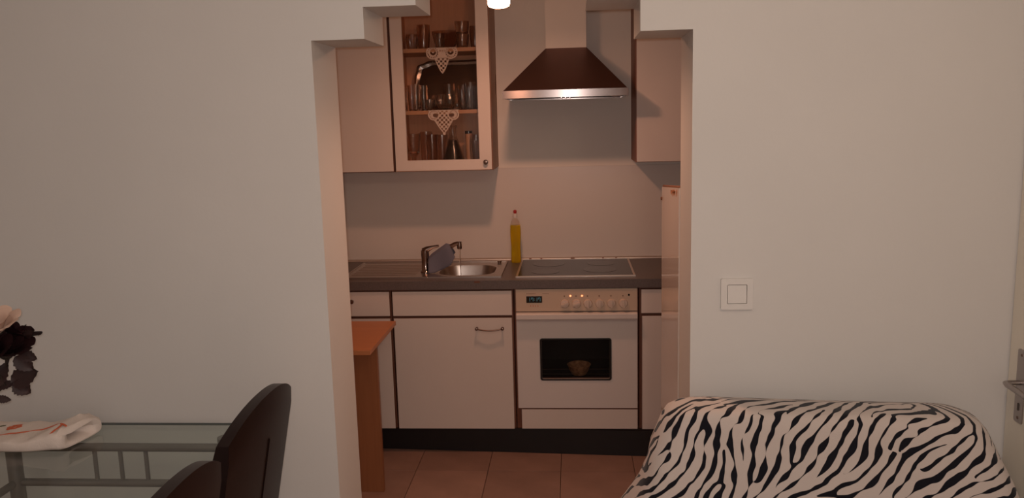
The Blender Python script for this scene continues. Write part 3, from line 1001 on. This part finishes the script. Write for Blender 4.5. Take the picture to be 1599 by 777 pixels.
tumbler('goblet', 'flared goblet, leftmost on the cabinet floor behind the pane', -0.530, 0.37, SH0, 0.172, 0.030, 0.037, GC, foot=0.012)
tumbler('tall_glass', 'tall glass next to the flared goblet on the cabinet floor', -0.470, 0.42, SH0, 0.180, 0.026, 0.032, GC)
tumbler('tall_glass', 'third tall glass from left on the cabinet floor, smoky', -0.430, 0.36, SH0, 0.166, 0.025, 0.030, GC, 'smoke')
tumbler('tall_glass', 'tall glass just left of the dark carafe on the cabinet floor', -0.392, 0.45, SH0, 0.162, 0.024, 0.029, GC)
cf = thing('carafe', 'conical glass carafe with dark contents on the cabinet floor', 'carafe', (-0.322, 0.37, SH0))
obj('flask', lathe(B(), [(a, b + SH0 + .0004) for a, b in [(0.0, 0.0), (0.062, 0.0), (0.066, 0.006), (0.040, 0.09), (0.020, 0.15), (0.017, 0.19), (0.023, 0.212), (0.021, 0.212), (0.015, 0.19), (0.018, 0.15), (0.038, 0.09), (0.062, 0.008), (0.0, 0.006)]], (-0.322, 0.37, 0), 28, cap=False), M['glass'], cf, smooth=True)
obj('dark_contents', lathe(B(), [(0.0, SH0 + .008), (0.060, SH0 + .009), (0.039, SH0 + .080), (0.020, SH0 + .135), (0.0, SH0 + .137)], (-0.322, 0.37, 0), 24, cap=False), M['darkliquid'], cf, smooth=True)
jr = thing('jar', 'slim brown jar with dark lid right of the carafe', 'jar', (-0.246, 0.42, SH0))
obj('jar_body', lathe(B(), [(0.0, SH0 + .0005), (0.017, SH0 + .0005), (0.018, SH0 + .004), (0.018, SH0 + .165)], (-0.246, 0.42, 0), 18), M['shelf'], jr, smooth=True)
obj('lid', lathe(B(), [(0.019, SH0 + .1652), (0.019, SH0 + .180), (0.0, SH0 + .181)], (-0.246, 0.42, 0), 18), M['darkliquid'], jr, smooth=True)
tumbler('cut_tumbler', 'ribbed cut glass at the right end of the cabinet floor', -0.205, 0.40, SH0, 0.160, 0.026, 0.032, GC, ribs=1)

# silver tray leaning at the back of the middle shelf
tr = thing('serving_tray', 'tarnished silver serving tray with ornate rim behind the glasses', 'tray', (-0.32, 0.53, SH2))
NT = 72


def tray_outline(s_):
    pts = []
    for k in range(NT):
        a_ = 2 * PI * k / NT
        ca, sa = cos(a_), sin(a_)
        e = 0.42
        u = 0.215 * s_ * math.copysign(abs(ca) ** e, ca)
        w_ = 0.155 * (s_ - (1 - s_) * 0.35) * math.copysign(abs(sa) ** e, sa)
        wob = 1 + 0.018 * cos(10 * a_)
        pts.append((u * wob, w_ * wob))
    return pts


def tray_pt(u, w_, d_):
    # tray plane leans back towards the wall
    zc_ = SH2 + 0.1325 * 0.985
    return (-0.322 + u, 0.53 + (w_) * 0.16 - d_, zc_ + w_ * 0.86 - 0.0)


bm = B()
loft(bm, [[tray_pt(u, w_, 0.012) for u, w_ in tray_outline(1.0)], [tray_pt(u, w_, 0.018) for u, w_ in tray_outline(0.94)],
          [tray_pt(u, w_, 0.012) for u, w_ in tray_outline(0.87)], [tray_pt(u, w_, 0.004) for u, w_ in tray_outline(0.85)],
          [tray_pt(u, w_, 0.000) for u, w_ in tray_outline(0.86)], [tray_pt(u, w_, 0.006) for u, w_ in tray_outline(0.99)]], close0=False, close1=False)
obj('ornate_rim', bm, M['silver'], tr, smooth=True)
bm = B()
loft(bm, [[tray_pt(u, w_, 0.0045) for u, w_ in tray_outline(0.855)], [tray_pt(u, w_, 0.002) for u, w_ in tray_outline(0.855)]])
obj('tray_face', bm, M['silverplain'], tr)
bm = B()
ol = tray_outline(0.955)
for k in range(0, NT):
    p = tray_pt(*ol[k], 0.018)
    bmesh.ops.create_icosphere(bm, subdivisions=1, radius=0.0055 if k % 2 else 0.004, matrix=Matrix.Translation(p))
obj('rim_beads', bm, M['silver'], tr, smooth=True, kind='stuff')


# lace doilies hanging over the shelf fronts
def lace_a(u, v):
    """u -0.08..0.08, v 0 (top) .. 0.13 (tip): True where there is thread"""
    for s_ in (-1, 1):
        r = math.hypot(u - s_ * 0.046, (v - 0.024) * 1.05)
        if r < 0.034:
            h = math.hypot(u - s_ * 0.044, v - 0.021)
            if h < 0.0155:
                return h < 0.005 and v > 0.02
            return not (0.0215 < r < 0.0285 and int(math.atan2(v - .024, u - s_ * .046) * 5 + 20) % 2)
    if v < 0.006 and abs(u) < 0.06:
        return True
    w_ = 0.036 if v < 0.058 else 0.036 * max(0.0, (0.128 - v) / 0.070) ** 0.75
    if abs(u) < w_:
        if abs(abs(u) - w_) < 0.005:
            return True
        return (sin(u * 290) * sin(v * 290 + 0.8) > -0.08) if v > 0.05 else not (0.012 < v < 0.019 and sin(u * 600) > -0.2)
    return False


def lace_b(u, v):
    for s_ in (-1, 1):
        r = math.hypot(u - s_ * 0.050, (v - 0.024) * 1.05)
        if r < 0.029:
            h = math.hypot(u - s_ * 0.041, (v - 0.026) * 1.4)
            if h < 0.014:
                return False
            return not (0.0175 < r < 0.0235 and int(math.atan2(v - .024, u - s_ * .05) * 5 + 20) % 2)
    w_ = 0.078 * max(0.0, (0.120 - v) / 0.120) ** 0.85
    if v < 0.005 and abs(u) < 0.06:
        return True
    if abs(u) < w_:
        if abs(abs(u) - w_) < 0.007:
            return True
        return sin(u * 290 + 20 * v) * sin(v * 280) > -0.08
    return v > 0.112 and math.hypot(u, v - 0.119) < 0.007


def doily(fn, cx_, zs, label):
    bm = B()
    st = 0.00165
    vs = {}

    def gv(i, j):
        if (i, j) not in vs:
            u, v = i * st, j * st
            vs[(i, j)] = bm.verts.new((cx_ + u, 0.2805 + 0.0012 * sin(u * 70), zs + 0.0015 - v))
        return vs[(i, j)]
    for j in range(0, 80):
        for i in range(-50, 50):
            if fn((i + .5) * st, (j + .5) * st):
                bm.faces.new((gv(i, j), gv(i + 1, j), gv(i + 1, j + 1), gv(i, j + 1)))
    box(bm, cx_ - 0.06, cx_ + 0.06, 0.281, 0.34, zs + 0.0003, zs + 0.0015)
    o = obj('lace_doily', bm, M['lace'])
    md_ = o.modifiers.new('thread', 'SOLIDIFY'); md_.thickness = 0.0012
    return tag(o, label, 'doily', 'lace doilies on the cabinet shelves')


doily(lace_a, -0.349, SH1, 'cream lace doily with two open scrolls, hanging from the top shelf')
doily(lace_b, -0.352, SH2, 'cream triangular lace doily hanging from the middle cabinet shelf')

# ------------------------------------------------------------------ fridge
fr = thing('refrigerator', 'tall glossy white refrigerator with a rusty top edge, right of the worktop', 'refrigerator', (0.92, -0.95, 0))
FX, FY0, FY1 = 0.629, -1.232, -0.73


def fz(y):
    return 1.392 + (FY1 - y) * 0.075   # its lid rises a little towards the wall


bm = B()
loft(bm, [[(FX + .012, FY0, 0.03), (FX + .012, FY1, 0.03), (FX + .012, FY1, fz(FY1)), (FX + .012, FY0, fz(FY0))],
          [(1.20, FY0, 0.03), (1.20, FY1, 0.03), (1.20, FY1, fz(FY1)), (1.20, FY0, fz(FY0))]])
obj('body', bm, M['fridge'], fr)
bm = B()
loft(bm, [[(FX + .012, FY0 + .001, 0.05), (FX + .012, FY1, 0.05), (FX + .012, FY1, fz(FY1) - .001), (FX + .012, FY0 + .001, fz(FY0) - .001)],
          [(FX, FY0 + .001, 0.055), (FX, FY1 - .004, 0.055), (FX, FY1 - .004, fz(FY1) - .004), (FX, FY0 + .001, fz(FY0) - .004)]])
obj('side_skin', bm, M['fridge'], fr)
bm = B()
tube(bm, [(FX + .006, y_, fz(y_)) for y_ in (FY0 + .002, -1.0, -0.8, FY1 - .002)], 0.0035, 6)
obj('lid_edge', bm, M['edge'], fr)
bm = B()
for k in range(16):
    y_ = random.uniform(-1.22, -1.02)
    r_ = random.uniform(0.0025, 0.006)
    prism(bm, 'X', [(y_ + r_ * 2.4 * cos(a_) * random.uniform(.7, 1.2), fz(y_) - 0.012 - abs(random.gauss(0, .008)) + r_ * sin(a_)) for a_ in [2 * PI * q / 7 for q in range(7)]], FX - .0006, FX + .0005)
obj('rust_spots', bm, M['rust'], fr, kind='stuff')
obj('hinge_pin', lathe(B(), [(0.0, FX - .006), (0.006, FX - .005), (0.006, FX + .002)], (0, FY1 - .012, 1.345), 10, 'X', cap=False), M['edge'], fr)
for fx_ in (0.70, 1.15):
    for fy_ in (FY0 + .06, FY1 - .06):
        obj('foot', lathe(B(), [(0.02, 0.0), (0.02, 0.031)], (fx_, fy_, 0), 12), M['black'], fr)

# ------------------------------------------------------------------ breakfast bar
bb = thing('breakfast_bar', 'beech breakfast bar with a support panel just inside the opening', 'table', (-0.78, -0.37, 0))
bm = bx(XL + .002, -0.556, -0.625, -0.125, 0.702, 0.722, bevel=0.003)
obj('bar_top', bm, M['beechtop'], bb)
obj('support_panel', bx(XL + .03, -0.580, -0.425, -0.403, 0.0005, 0.702), M['beechshaded'], bb)

# ------------------------------------------------------------------ light switch
sw = thing('light_switch', 'square white light switch on the wall right of the opening', 'switch', (0.763, YF, 1.139))
obj('frame', prism(B(), 'Y', rrect(0.7175, 0.8085, 1.093, 1.1845, 0.004, 3), YF - .009, YF - .0003, hole=rrect(0.7355, 0.7920, 1.110, 1.1665, 0.002, 3)), M['switchw'], sw)
bm = B()
loft(bm, [[(0.7372, YF - .0095, 1.1115), (0.7903, YF - .0095, 1.1115), (0.7903, YF - .0075, 1.165), (0.7372, YF - .0075, 1.165)],
          [(0.7372, YF - .0005, 1.1115), (0.7903, YF - .0005, 1.1115), (0.7903, YF - .0005, 1.165), (0.7372, YF - .0005, 1.165)]])
obj('rocker', bm, M['switchw'], sw)
obj('gap', bx(0.736, 0.7915, YF - .0012, YF - .0004, 1.1105, 1.166), M['gap'], sw)

# ------------------------------------------------------------------ glass dining table
TZ = 0.75
tx0, tx1, ty0, ty1 = -1.49, -0.69, -2.75, -1.508
tb_ = thing('dining_table', 'glass topped dining table with grey metal rails by the left wall', 'table', (-1.09, -2.13, 0))
bm = bx(tx0, tx1, ty0, ty1, TZ - 0.008, TZ)
for f in bm.faces:
    f.normal_update()
    f.material_index = 0 if abs(f.normal.z) > 0.7 else 1
obj('glass_top', bm, [M['tabletop'], M['tableedge']], tb_)
lx0, lx1 = -1.425, -0.752
for ly in (-1.60, -2.66):
    for lx_ in (lx0, lx1):
        lg = obj('leg', lathe(B(), [(0.0215, 0.0005), (0.0215, 0.735)], (lx_, ly, 0), 20), M['tubemetal'], tb_, smooth=True)
        obj('pad', lathe(B(), [(0.0235, 0.722), (0.0235, 0.7415)], (lx_, ly, 0), 20), M['tubemetal'], lg, smooth=True)
    for z_ in (0.708, 0.594):
        obj('rail', tube(B(), [(lx0 + .02, ly, z_), (lx1 - .02, ly, z_)], 0.0125 if z_ > .6 else 0.0115, 14), M['tubemetal'], tb_, smooth=True)
    for bx_ in (-1.165, -1.084, -1.004):
        obj('baluster', tube(B(), [(bx_, ly, 0.602), (bx_, ly, 0.698)], 0.0065, 10), M['tubemetal'], tb_, smooth=True)
for lx_ in (lx0, lx1):
    obj('rail', tube(B(), [(lx_, -1.62, 0.594), (lx_, -2.64, 0.594)], 0.0115, 12), M['tubemetal'], tb_, smooth=True)

# folded towel on the table
tw = thing('folded_towel', 'white folded towel with orange flower embroidery on the glass table', 'towel', (-1.4, -1.68, TZ))


def th_(x_):
    return 0.040 + 0.022 * math.exp(-((x_ + 1.19) / 0.05) ** 2) + 0.0015 * sin(x_ * 60)


def tyc(x_):
    return -1.672 + 0.012 * math.exp(-((x_ + 1.18) / 0.06) ** 2)


def towel_sec(x_, sc_=1.0, n=36, slant=0.0):
    r_ = []
    h = th_(x_) / 2
    for k in range(n):
        a_ = 2 * PI * k / n
        ca, sa = cos(a_), sin(a_)
        u = 0.086 * sc_ * math.copysign(abs(ca) ** 0.5, ca)
        w_ = h * sc_ * math.copysign(abs(sa) ** 0.5, sa)
        wr = (0.0018 * sin(x_ * 90 + a_ * 3) + 0.005 * math.exp(-((x_ + 1.17) / 0.05) ** 2) * sin(x_ * 160 + a_ * 4)) * (0 if sa < -0.3 else 1)
        r_.append((x_ + slant * u, tyc(x_) + u, TZ + 0.001 + h + w_ + wr))
    return r_


bm = B()
xs = [-1.66 + 0.0165 * k for k in range(30)]
rings = [towel_sec(x_) for x_ in xs]
rings.append(towel_sec(-1.166, 0.97, slant=0.15))
rings.append(towel_sec(-1.157, 0.88, slant=0.2))
rings.append(towel_sec(-1.156, 0.74, slant=0.2))
rings.append(towel_sec(-1.161, 0.60, slant=0.2))
rings.append(towel_sec(-1.172, 0.46, slant=0.16))
rings.append(towel_sec(-1.215, 0.36, slant=0.1))
loft(bm, rings)
obj('cloth', bm, M['towel'], tw, smooth=True)


def tz(x_, y_):
    u = min(0.999, abs(y_ - tyc(x_)) / 0.086)
    h = th_(x_) / 2
    sa = max(0.0, 1 - u ** 4) ** 0.25
    return TZ + 0.001 + h + h * sa + 0.001


bm = B()
for pts_ in ([(-1.62, -1.63), (-1.56, -1.655), (-1.50, -1.69), (-1.44, -1.712), (-1.38, -1.715), (-1.33, -1.705), (-1.29, -1.672), (-1.25, -1.668), (-1.21, -1.676), (-1.18, -1.69)],
             [(-1.20, -1.68), (-1.195, -1.71), (-1.20, -1.74)]):
    fine = []
    for (a_, b_) in zip(pts_, pts_[1:]):
        for q in range(4):
            t = q / 4
            fine.append((a_[0] + (b_[0] - a_[0]) * t, a_[1] + (b_[1] - a_[1]) * t))
    fine.append(pts_[-1])
    tube(bm, [(x_, y_ + .004 * sin(x_ * 55), tz(x_, y_)) for x_, y_ in fine], 0.003, 6, squash=0.5)
obj('embroidered_line', bm, M['stitch'], tw, smooth=True, kind='stuff')
bm = B()
for (fx_, fy_, n_, r_) in ((-1.37, -1.652, 6, 0.014), (-1.47, -1.64, 5, 0.007), (-1.55, -1.65, 5, 0.012)):
    for q in range(n_):
        a_ = 2 * PI * q / n_
        px_, py_ = fx_ + r_ * cos(a_), fy_ + r_ * sin(a_)
        m_ = Matrix.Translation((px_, py_, tz(px_, py_))) @ Matrix.Diagonal((r_ * .75, r_ * .75, 0.0015, 1))
        bmesh.ops.create_icosphere(bm, subdivisions=1, radius=1, matrix=m_)
obj('embroidered_flower', bm, M['stitch'], tw, smooth=True, kind='stuff')
bm = B()
for (fx_, fy_, a_) in ((-1.415, -1.645, 0.7), (-1.42, -1.665, -0.5), (-1.51, -1.648, 0.2), (-1.53, -1.64, 2.6)):
    m_ = Matrix.Translation((fx_, fy_, tz(fx_, fy_))) @ Matrix.Rotation(a_, 4, 'Z') @ Matrix.Diagonal((0.013, 0.0045, 0.0015, 1))
    bmesh.ops.create_icosphere(bm, subdivisions=1, radius=1, matrix=m_)
obj('embroidered_leaf', bm, M['stitchg'], tw, smooth=True, kind='stuff')

# ------------------------------------------------------------------ roses in a vase
VX, VY = -1.275, -1.97
vs_ = thing('vase', 'cream vase holding dark roses on the glass table', 'vase', (VX, VY, TZ))
obj('vase_body', lathe(B(), [(a, b + TZ + .0005) for a, b in [(0.0, 0.0), (0.045, 0.0), (0.052, 0.01), (0.058, 0.06), (0.046, 0.13), (0.032, 0.17), (0.040, 0.20), (0.036, 0.20), (0.028, 0.17), (0.042, 0.13), (0.05, 0.05), (0.0, 0.02)]], (VX, VY, 0), 28, cap=False), M['vase'], vs_, smooth=True)


def petal(bm, c, axis, ang, r, h, open_, w):
    """one curved petal round an axis"""
    z = Vector(axis).normalized()
    x_ = z.orthogonal().normalized()
    y_ = z.cross(x_)
    NU_, NV = 6, 5
    g = []
    for j in range(NV + 1):
        v = j / NV
        row = []
        for i in range(NU_ + 1):
            u = i / NU_ * 2 - 1
            wid = w * (sin(PI * (0.18 + 0.70 * v)) ** 0.8)
            a_ = ang + u * wid
            rad = r * (0.25 + 0.75 * v ** 0.7) * (1 + open_ * v ** 3 * 0.6) * (1 - 0.05 * u * u)
            hh = h * (v - open_ * 0.28 * v ** 4) - 0.12 * h * u * u * v
            row.append(bm.verts.new(Vector(c) + (x_ * cos(a_) + y_ * sin(a_)) * rad + z * hh))
        g.append(row)
    for a_, b_ in zip(g, g[1:]):
        for i in range(NU_):
            bm.faces.new((a_[i], a_[i + 1], b_[i + 1], b_[i]))


def leaf_bm(base, tip, width, nrm):
    bm = B()
    base, tip = Vector(base), Vector(tip)
    d_ = tip - base
    s_ = d_.cross(Vector(nrm)).normalized()
    n_ = s_.cross(d_).normalized()
    NV = 12
    g = []
    for j in range(NV + 1):
        v = j / NV
        wd = width * (sin(PI * v ** 0.8) ** 0.7 if 0 < v < 1 else 0.02) * (1 + 0.10 * ((j % 2) * 2 - 1))
        row = []
        for i in range(-2, 3):
            u = i / 2
            row.append(bm.verts.new(base + d_ * v + s_ * wd * u + n_ * (0.18 * width * (abs(u)) - 0.12 * d_.length * v * v)))
        g.append(row)
    for a_, b_ in zip(g, g[1:]):
        for i in range(4):
            bm.faces.new((a_[i], a_[i + 1], b_[i + 1], b_[i]))
    return bm


def rose(label, c, axis, r, m, leaves=()):
    c = Vector(c)
    z = Vector(axis).normalized()
    t = thing('rose', label, 'flower', c, group='roses in the vase')
    for q in range(4):
        bm = B(); petal(bm, c, axis, q * 1.7, r * 0.38, r * 1.05, 0.0, 1.1); obj('petal', bm, m, t, smooth=True)
    for q in range(5):
        bm = B(); petal(bm, c, axis, q * 1.26 + .5, r * 0.68, r * 1.0, 0.35, 0.85); obj('petal', bm, m, t, smooth=True)
    for q in range(7):
        bm = B(); petal(bm, c, axis, q * 0.9, r * 0.95, r * 0.9, 0.55, 0.74); obj('petal', bm, m, t, smooth=True)
    bm = B()
    m_ = Matrix.Translation(c) @ Matrix.Diagonal((r * .34, r * .34, r * .3, 1))
    bmesh.ops.create_icosphere(bm, subdivisions=2, radius=1, matrix=m_)
    obj('calyx', bm, M['stem'], t, smooth=True)
    foot = Vector((VX + random.uniform(-.012, .012), VY + random.uniform(-.012, .012), TZ + 0.05))
    neck = Vector((VX + (c.x - VX) * 0.12, VY + (c.y - VY) * 0.12, TZ + 0.205))
    mid = c - z * 0.09
    pts_ = [foot, (foot + neck) / 2, neck, neck.lerp(mid, .5) + Vector((0, 0, -.004)), mid, c - z * 0.03, c]
    obj('stem', tube(B(), pts_, 0.0026, 7), M['stem'], t, smooth=True)
    for (b_, tp_, w_) in leaves:
        obj('leaf', leaf_bm(b_, tp_, w_, (0.1, -1, 0.35)), M['leaf'], t, smooth=True)
    return t


rose('pale pink rose with reddish edges at the top of the bouquet', (-1.158, -1.95, 1.160), (0.05, -0.35, 1), 0.052, M['rosepale'])
rose('dark red rose at the right of the bouquet, below the pale rose', (-1.136, -1.955, 1.105), (0.35, -0.25, 1), 0.050, M['rosedark'],
     leaves=(((-1.105, -1.95, 1.105), (-1.062, -1.95, 1.090), 0.016), ((-1.11, -1.96, 1.10), (-1.075, -1.95, 1.06), 0.020)))
rose('dark red rose in front of the other roses at the frame edge', (-1.152, -1.99, 1.10), (0.0, -0.5, 1), 0.052, M['rosedark'],
     leaves=(((-1.17, -1.965, 1.02), (-1.143, -1.95, 1.082), 0.020), ((-1.175, -1.96, 0.99), (-1.14, -1.955, 0.984), 0.010)))
rose('dark red rose at the back of the bouquet beside the pale rose', (-1.146, -1.91, 1.125), (0.3, 0.2, 1), 0.046, M['rosedark'],
     leaves=(((-1.175, -1.955, 1.02), (-1.128, -1.95, 1.028), 0.012), ((-1.134, -1.95, 1.028), (-1.066, -1.95, 1.058), 0.028), ((-1.128, -1.95, 1.03), (-1.09, -1.95, 1.000), 0.022), ((-1.12, -1.915, 1.13), (-1.085, -1.92, 1.155), 0.014)))


# ------------------------------------------------------------------ dining chairs
def make_chair(label, loc):
    """local: back towards +X, seat towards -X"""
    t = thing('dining_chair', label, 'chair', loc, group='dark leather chairs at the glass table')
    HW, TH = 0.215, 0.042

    def bx_(z_):
        return 0.0 + 0.20 * (z_ - 0.95)      # rear face leans back

    def ztop(y_):
        return 0.972 - 0.95 * y_ * y_ - 6.0 * y_ ** 4
    NYY, NZ = 20, 12
    bm = B()
    grids = []
    for side in (0, 1):
        g = []
        for i in range(NYY + 1):
            y_ = -HW + 2 * HW * i / NYY
            colv = []
            for j in range(NZ + 1):
                z_ = 0.40 + (ztop(y_) - 0.40) * j / NZ
                wv = 0.010 * (1 - (y_ / HW) ** 2)
                inset = 0.006 if j == NZ else 0
                colv.append(bm.verts.new((bx_(z_) + wv - (TH - inset if side else inset), y_, z_)))
            g.append(colv)
        grids.append(g)
    for s_, g in enumerate(grids):
        for i in range(NYY):
            for j in range(NZ):
                bm.faces.new((g[i][j], g[i + 1][j], g[i + 1][j + 1], g[i][j + 1]))
    a_, b_ = grids
    for i in range(NYY):
        bm.faces.new((a_[i][NZ], a_[i + 1][NZ], b_[i + 1][NZ], b_[i][NZ]))
        bm.faces.new((a_[i][0], a_[i + 1][0], b_[i + 1][0], b_[i][0]))
    for i in (0, NYY):
        for j in range(NZ):
            bm.faces.new((a_[i][j], a_[i][j + 1], b_[i][j + 1], b_[i][j]))
    bk = obj('backrest', bm, M['leather'], t, smooth=True, local=True)
    bm = B()
    tube(bm, [(bx_(z_) + 0.0105, 0.03, z_) for z_ in (0.42, 0.55, 0.65, 0.75, 0.835)], 0.0025, 6)
    obj('back_seam', bm, M['leather'], bk, smooth=True, local=True)
    obj('seat', bx(-0.50, -0.115, -0.205, 0.205, 0.405, 0.485, bevel=0.015), M['leather'], t, local=True)
    for (xx, yy) in ((-0.47, 0.18), (-0.47, -0.18), (-0.135, 0.19), (-0.135, -0.19)):
        bm = B()
        r0, r1 = 0.015, 0.021
        loft(bm, [[(xx + sx * r0, yy + sy * r0, 0.0005) for sx, sy in ((-1, -1), (1, -1), (1, 1), (-1, 1))],
                  [(xx + sx * r1, yy + sy * r1, 0.407) for sx, sy in ((-1, -1), (1, -1), (1, 1), (-1, 1))]])
        obj('leg', bm, M['leather'], t, local=True)
    return t


ch1 = make_chair('dark brown leather chair with arched back, nearer the wall', (-0.507, -1.868, 0))
ch2 = copy_tree(ch1)
ch2.location = (-0.487, -2.385, 0)
ch2['label'] = 'dark brown leather chair with only its arched top in view, nearer the camera'

# ------------------------------------------------------------------ upholstered chair under a zebra throw
AX, AY, AR = 0.945, -1.655, math.radians(-3.7)
ac = thing('slipper_chair', 'low upholstered chair hidden under the zebra print throw', 'chair', (AX, AY, 0), AR)
obj('backrest', bx(-0.335, 0.335, -0.055, 0.06, 0.26, 0.825, bevel=0.04), M['leather'], ac, local=True, smooth=True)
obj('seat', bx(-0.36, 0.36, -0.62, 0.06, 0.20, 0.40, bevel=0.03), M['leather'], ac, local=True, smooth=True)
for sx in (-0.30, 0.30):
    for sy in (-0.56, 0.03):
        obj('leg', lathe(B(), [(0.016, 0.0005), (0.022, 0.205)], (sx, sy, 0), 12), M['leather'], ac, local=True, smooth=True)

levels = [  # z, half width left, half width right, front y, back y, corner
    (0.862, 0.250, 0.250, -0.030, 0.030, 0.028), (0.861, 0.330, 0.330, -0.052, 0.050, 0.045), (0.855, 0.375, 0.380, -0.068, 0.062, 0.055),
    (0.842, 0.400, 0.410, -0.078, 0.072, 0.060), (0.82, 0.413, 0.428, -0.085, 0.078, 0.06), (0.78, 0.428, 0.447, -0.092, 0.082, 0.06), (0.74, 0.445, 0.466, -0.102, 0.086, 0.06), (0.69, 0.455, 0.488, -0.114, 0.090, 0.06),
    (0.63, 0.480, 0.505, -0.128, 0.094, 0.06), (0.56, 0.525, 0.520, -0.142, 0.098, 0.06), (0.49, 0.545, 0.530, -0.155, 0.100, 0.06), (0.425, 0.56, 0.54, -0.165, 0.102, 0.06)]


def plan(zl, nf=48, ns=10, nc=6):
    z_, al, ar, yf, yb, cr_ = zl
    pts = []
    cr_ = min(cr_, (yb - yf) / 2 - 0.001)

    def line(p, q, n):
        for k in range(n):
            t = k / n
            pts.append((p[0] + (q[0] - p[0]) * t, p[1] + (q[1] - p[1]) * t))

    def arc(cx_, cy_, a0):
        for k in range(nc):
            a_ = math.radians(a0 + 90 * k / nc)
            pts.append((cx_ + cr_ * cos(a_), cy_ + cr_ * sin(a_)))
    arc(-al + cr_, yf + cr_, 180)
    line((-al + cr_, yf), (ar - cr_, yf), nf)
    arc(ar - cr_, yf + cr_, 270)
    line((ar, yf + cr_), (ar, yb - cr_), ns)
    arc(ar - cr_, yb - cr_, 0)
    line((ar - cr_, yb), (-al + cr_, yb), nf)
    arc(-al + cr_, yb - cr_, 90)
    line((-al, yb - cr_), (-al, yf + cr_), ns)
    return pts


bm = B()
uvl = bm.loops.layers.uv.new('UVMap')
vr, uvs = [], []
dist = 0.0
for li, lv in enumerate(levels):
    pts = plan(lv)
    if li:
        p_ = levels[li - 1]
        dist += math.hypot(p_[0] - lv[0], p_[3] - lv[3])
    ring, ruv = [], []
    arc_ = 0.0
    amp = 0.010 * max(0, (0.80 - lv[0]) / 0.35)
    for k, (x_, y_) in enumerate(pts):
        side = abs(x_) > min(lv[1], lv[2]) * 0.93
        wob = amp * (sin(x_ * 17 + 1.3) * 0.7 + sin(x_ * 41) * 0.3)
        yy = y_ - (wob if y_ < 0 else -abs(wob) * 0)
        xx = x_ + (amp * 1.2 * sin(y_ * 45 + lv[0] * 9) if side else 0)
        ring.append(bm.verts.new((xx, yy, lv[0] - 0.0022 * math.sin(x_ * 6 + .6) * (1 if lv[0] > .84 else .3))))
        # print coordinates: unrolled over the front and wrapped round the sides
        u = x_ + (math.copysign(1, x_) * max(0.0, (y_ - lv[3])) if side else 0)
        v = -dist if y_ < (lv[3] + lv[4]) / 2 or side else dist + 0.10
        if li == 0:
            v = (y_ + 0.03) * 1.0
        ruv.append((u + 2.3, v + 3.1))
    vr.append(ring); uvs.append(ruv)
n = len(vr[0])
for li in range(len(vr) - 1):
    for i in range(n):
        j = (i + 1) % n
        f = bm.faces.new((vr[li][i], vr[li][j], vr[li + 1][j], vr[li + 1][i]))
        for lp_, (q, w_) in zip(f.loops, ((li, i), (li, j), (li + 1, j), (li + 1, i))):
            lp_[uvl].uv = uvs[q][w_]
f = bm.faces.new(vr[0][::-1])
for lp_ in f.loops:
    c_ = lp_.vert.co
    lp_[uvl].uv = (c_.x + 2.3, c_.y + 0.03 + 3.1)
th_o = obj('zebra_throw', bm, M['zebra'], smooth=True, local=True)
th_o.location = (AX, AY, 0)
th_o.rotation_euler = (0, 0, AR)
tag(th_o, 'black and white zebra print fleece throw draped over a chair back', 'blanket')
md = th_o.modifiers.new('thickness', 'SOLIDIFY'); md.thickness = 0.006; md.offset = -1
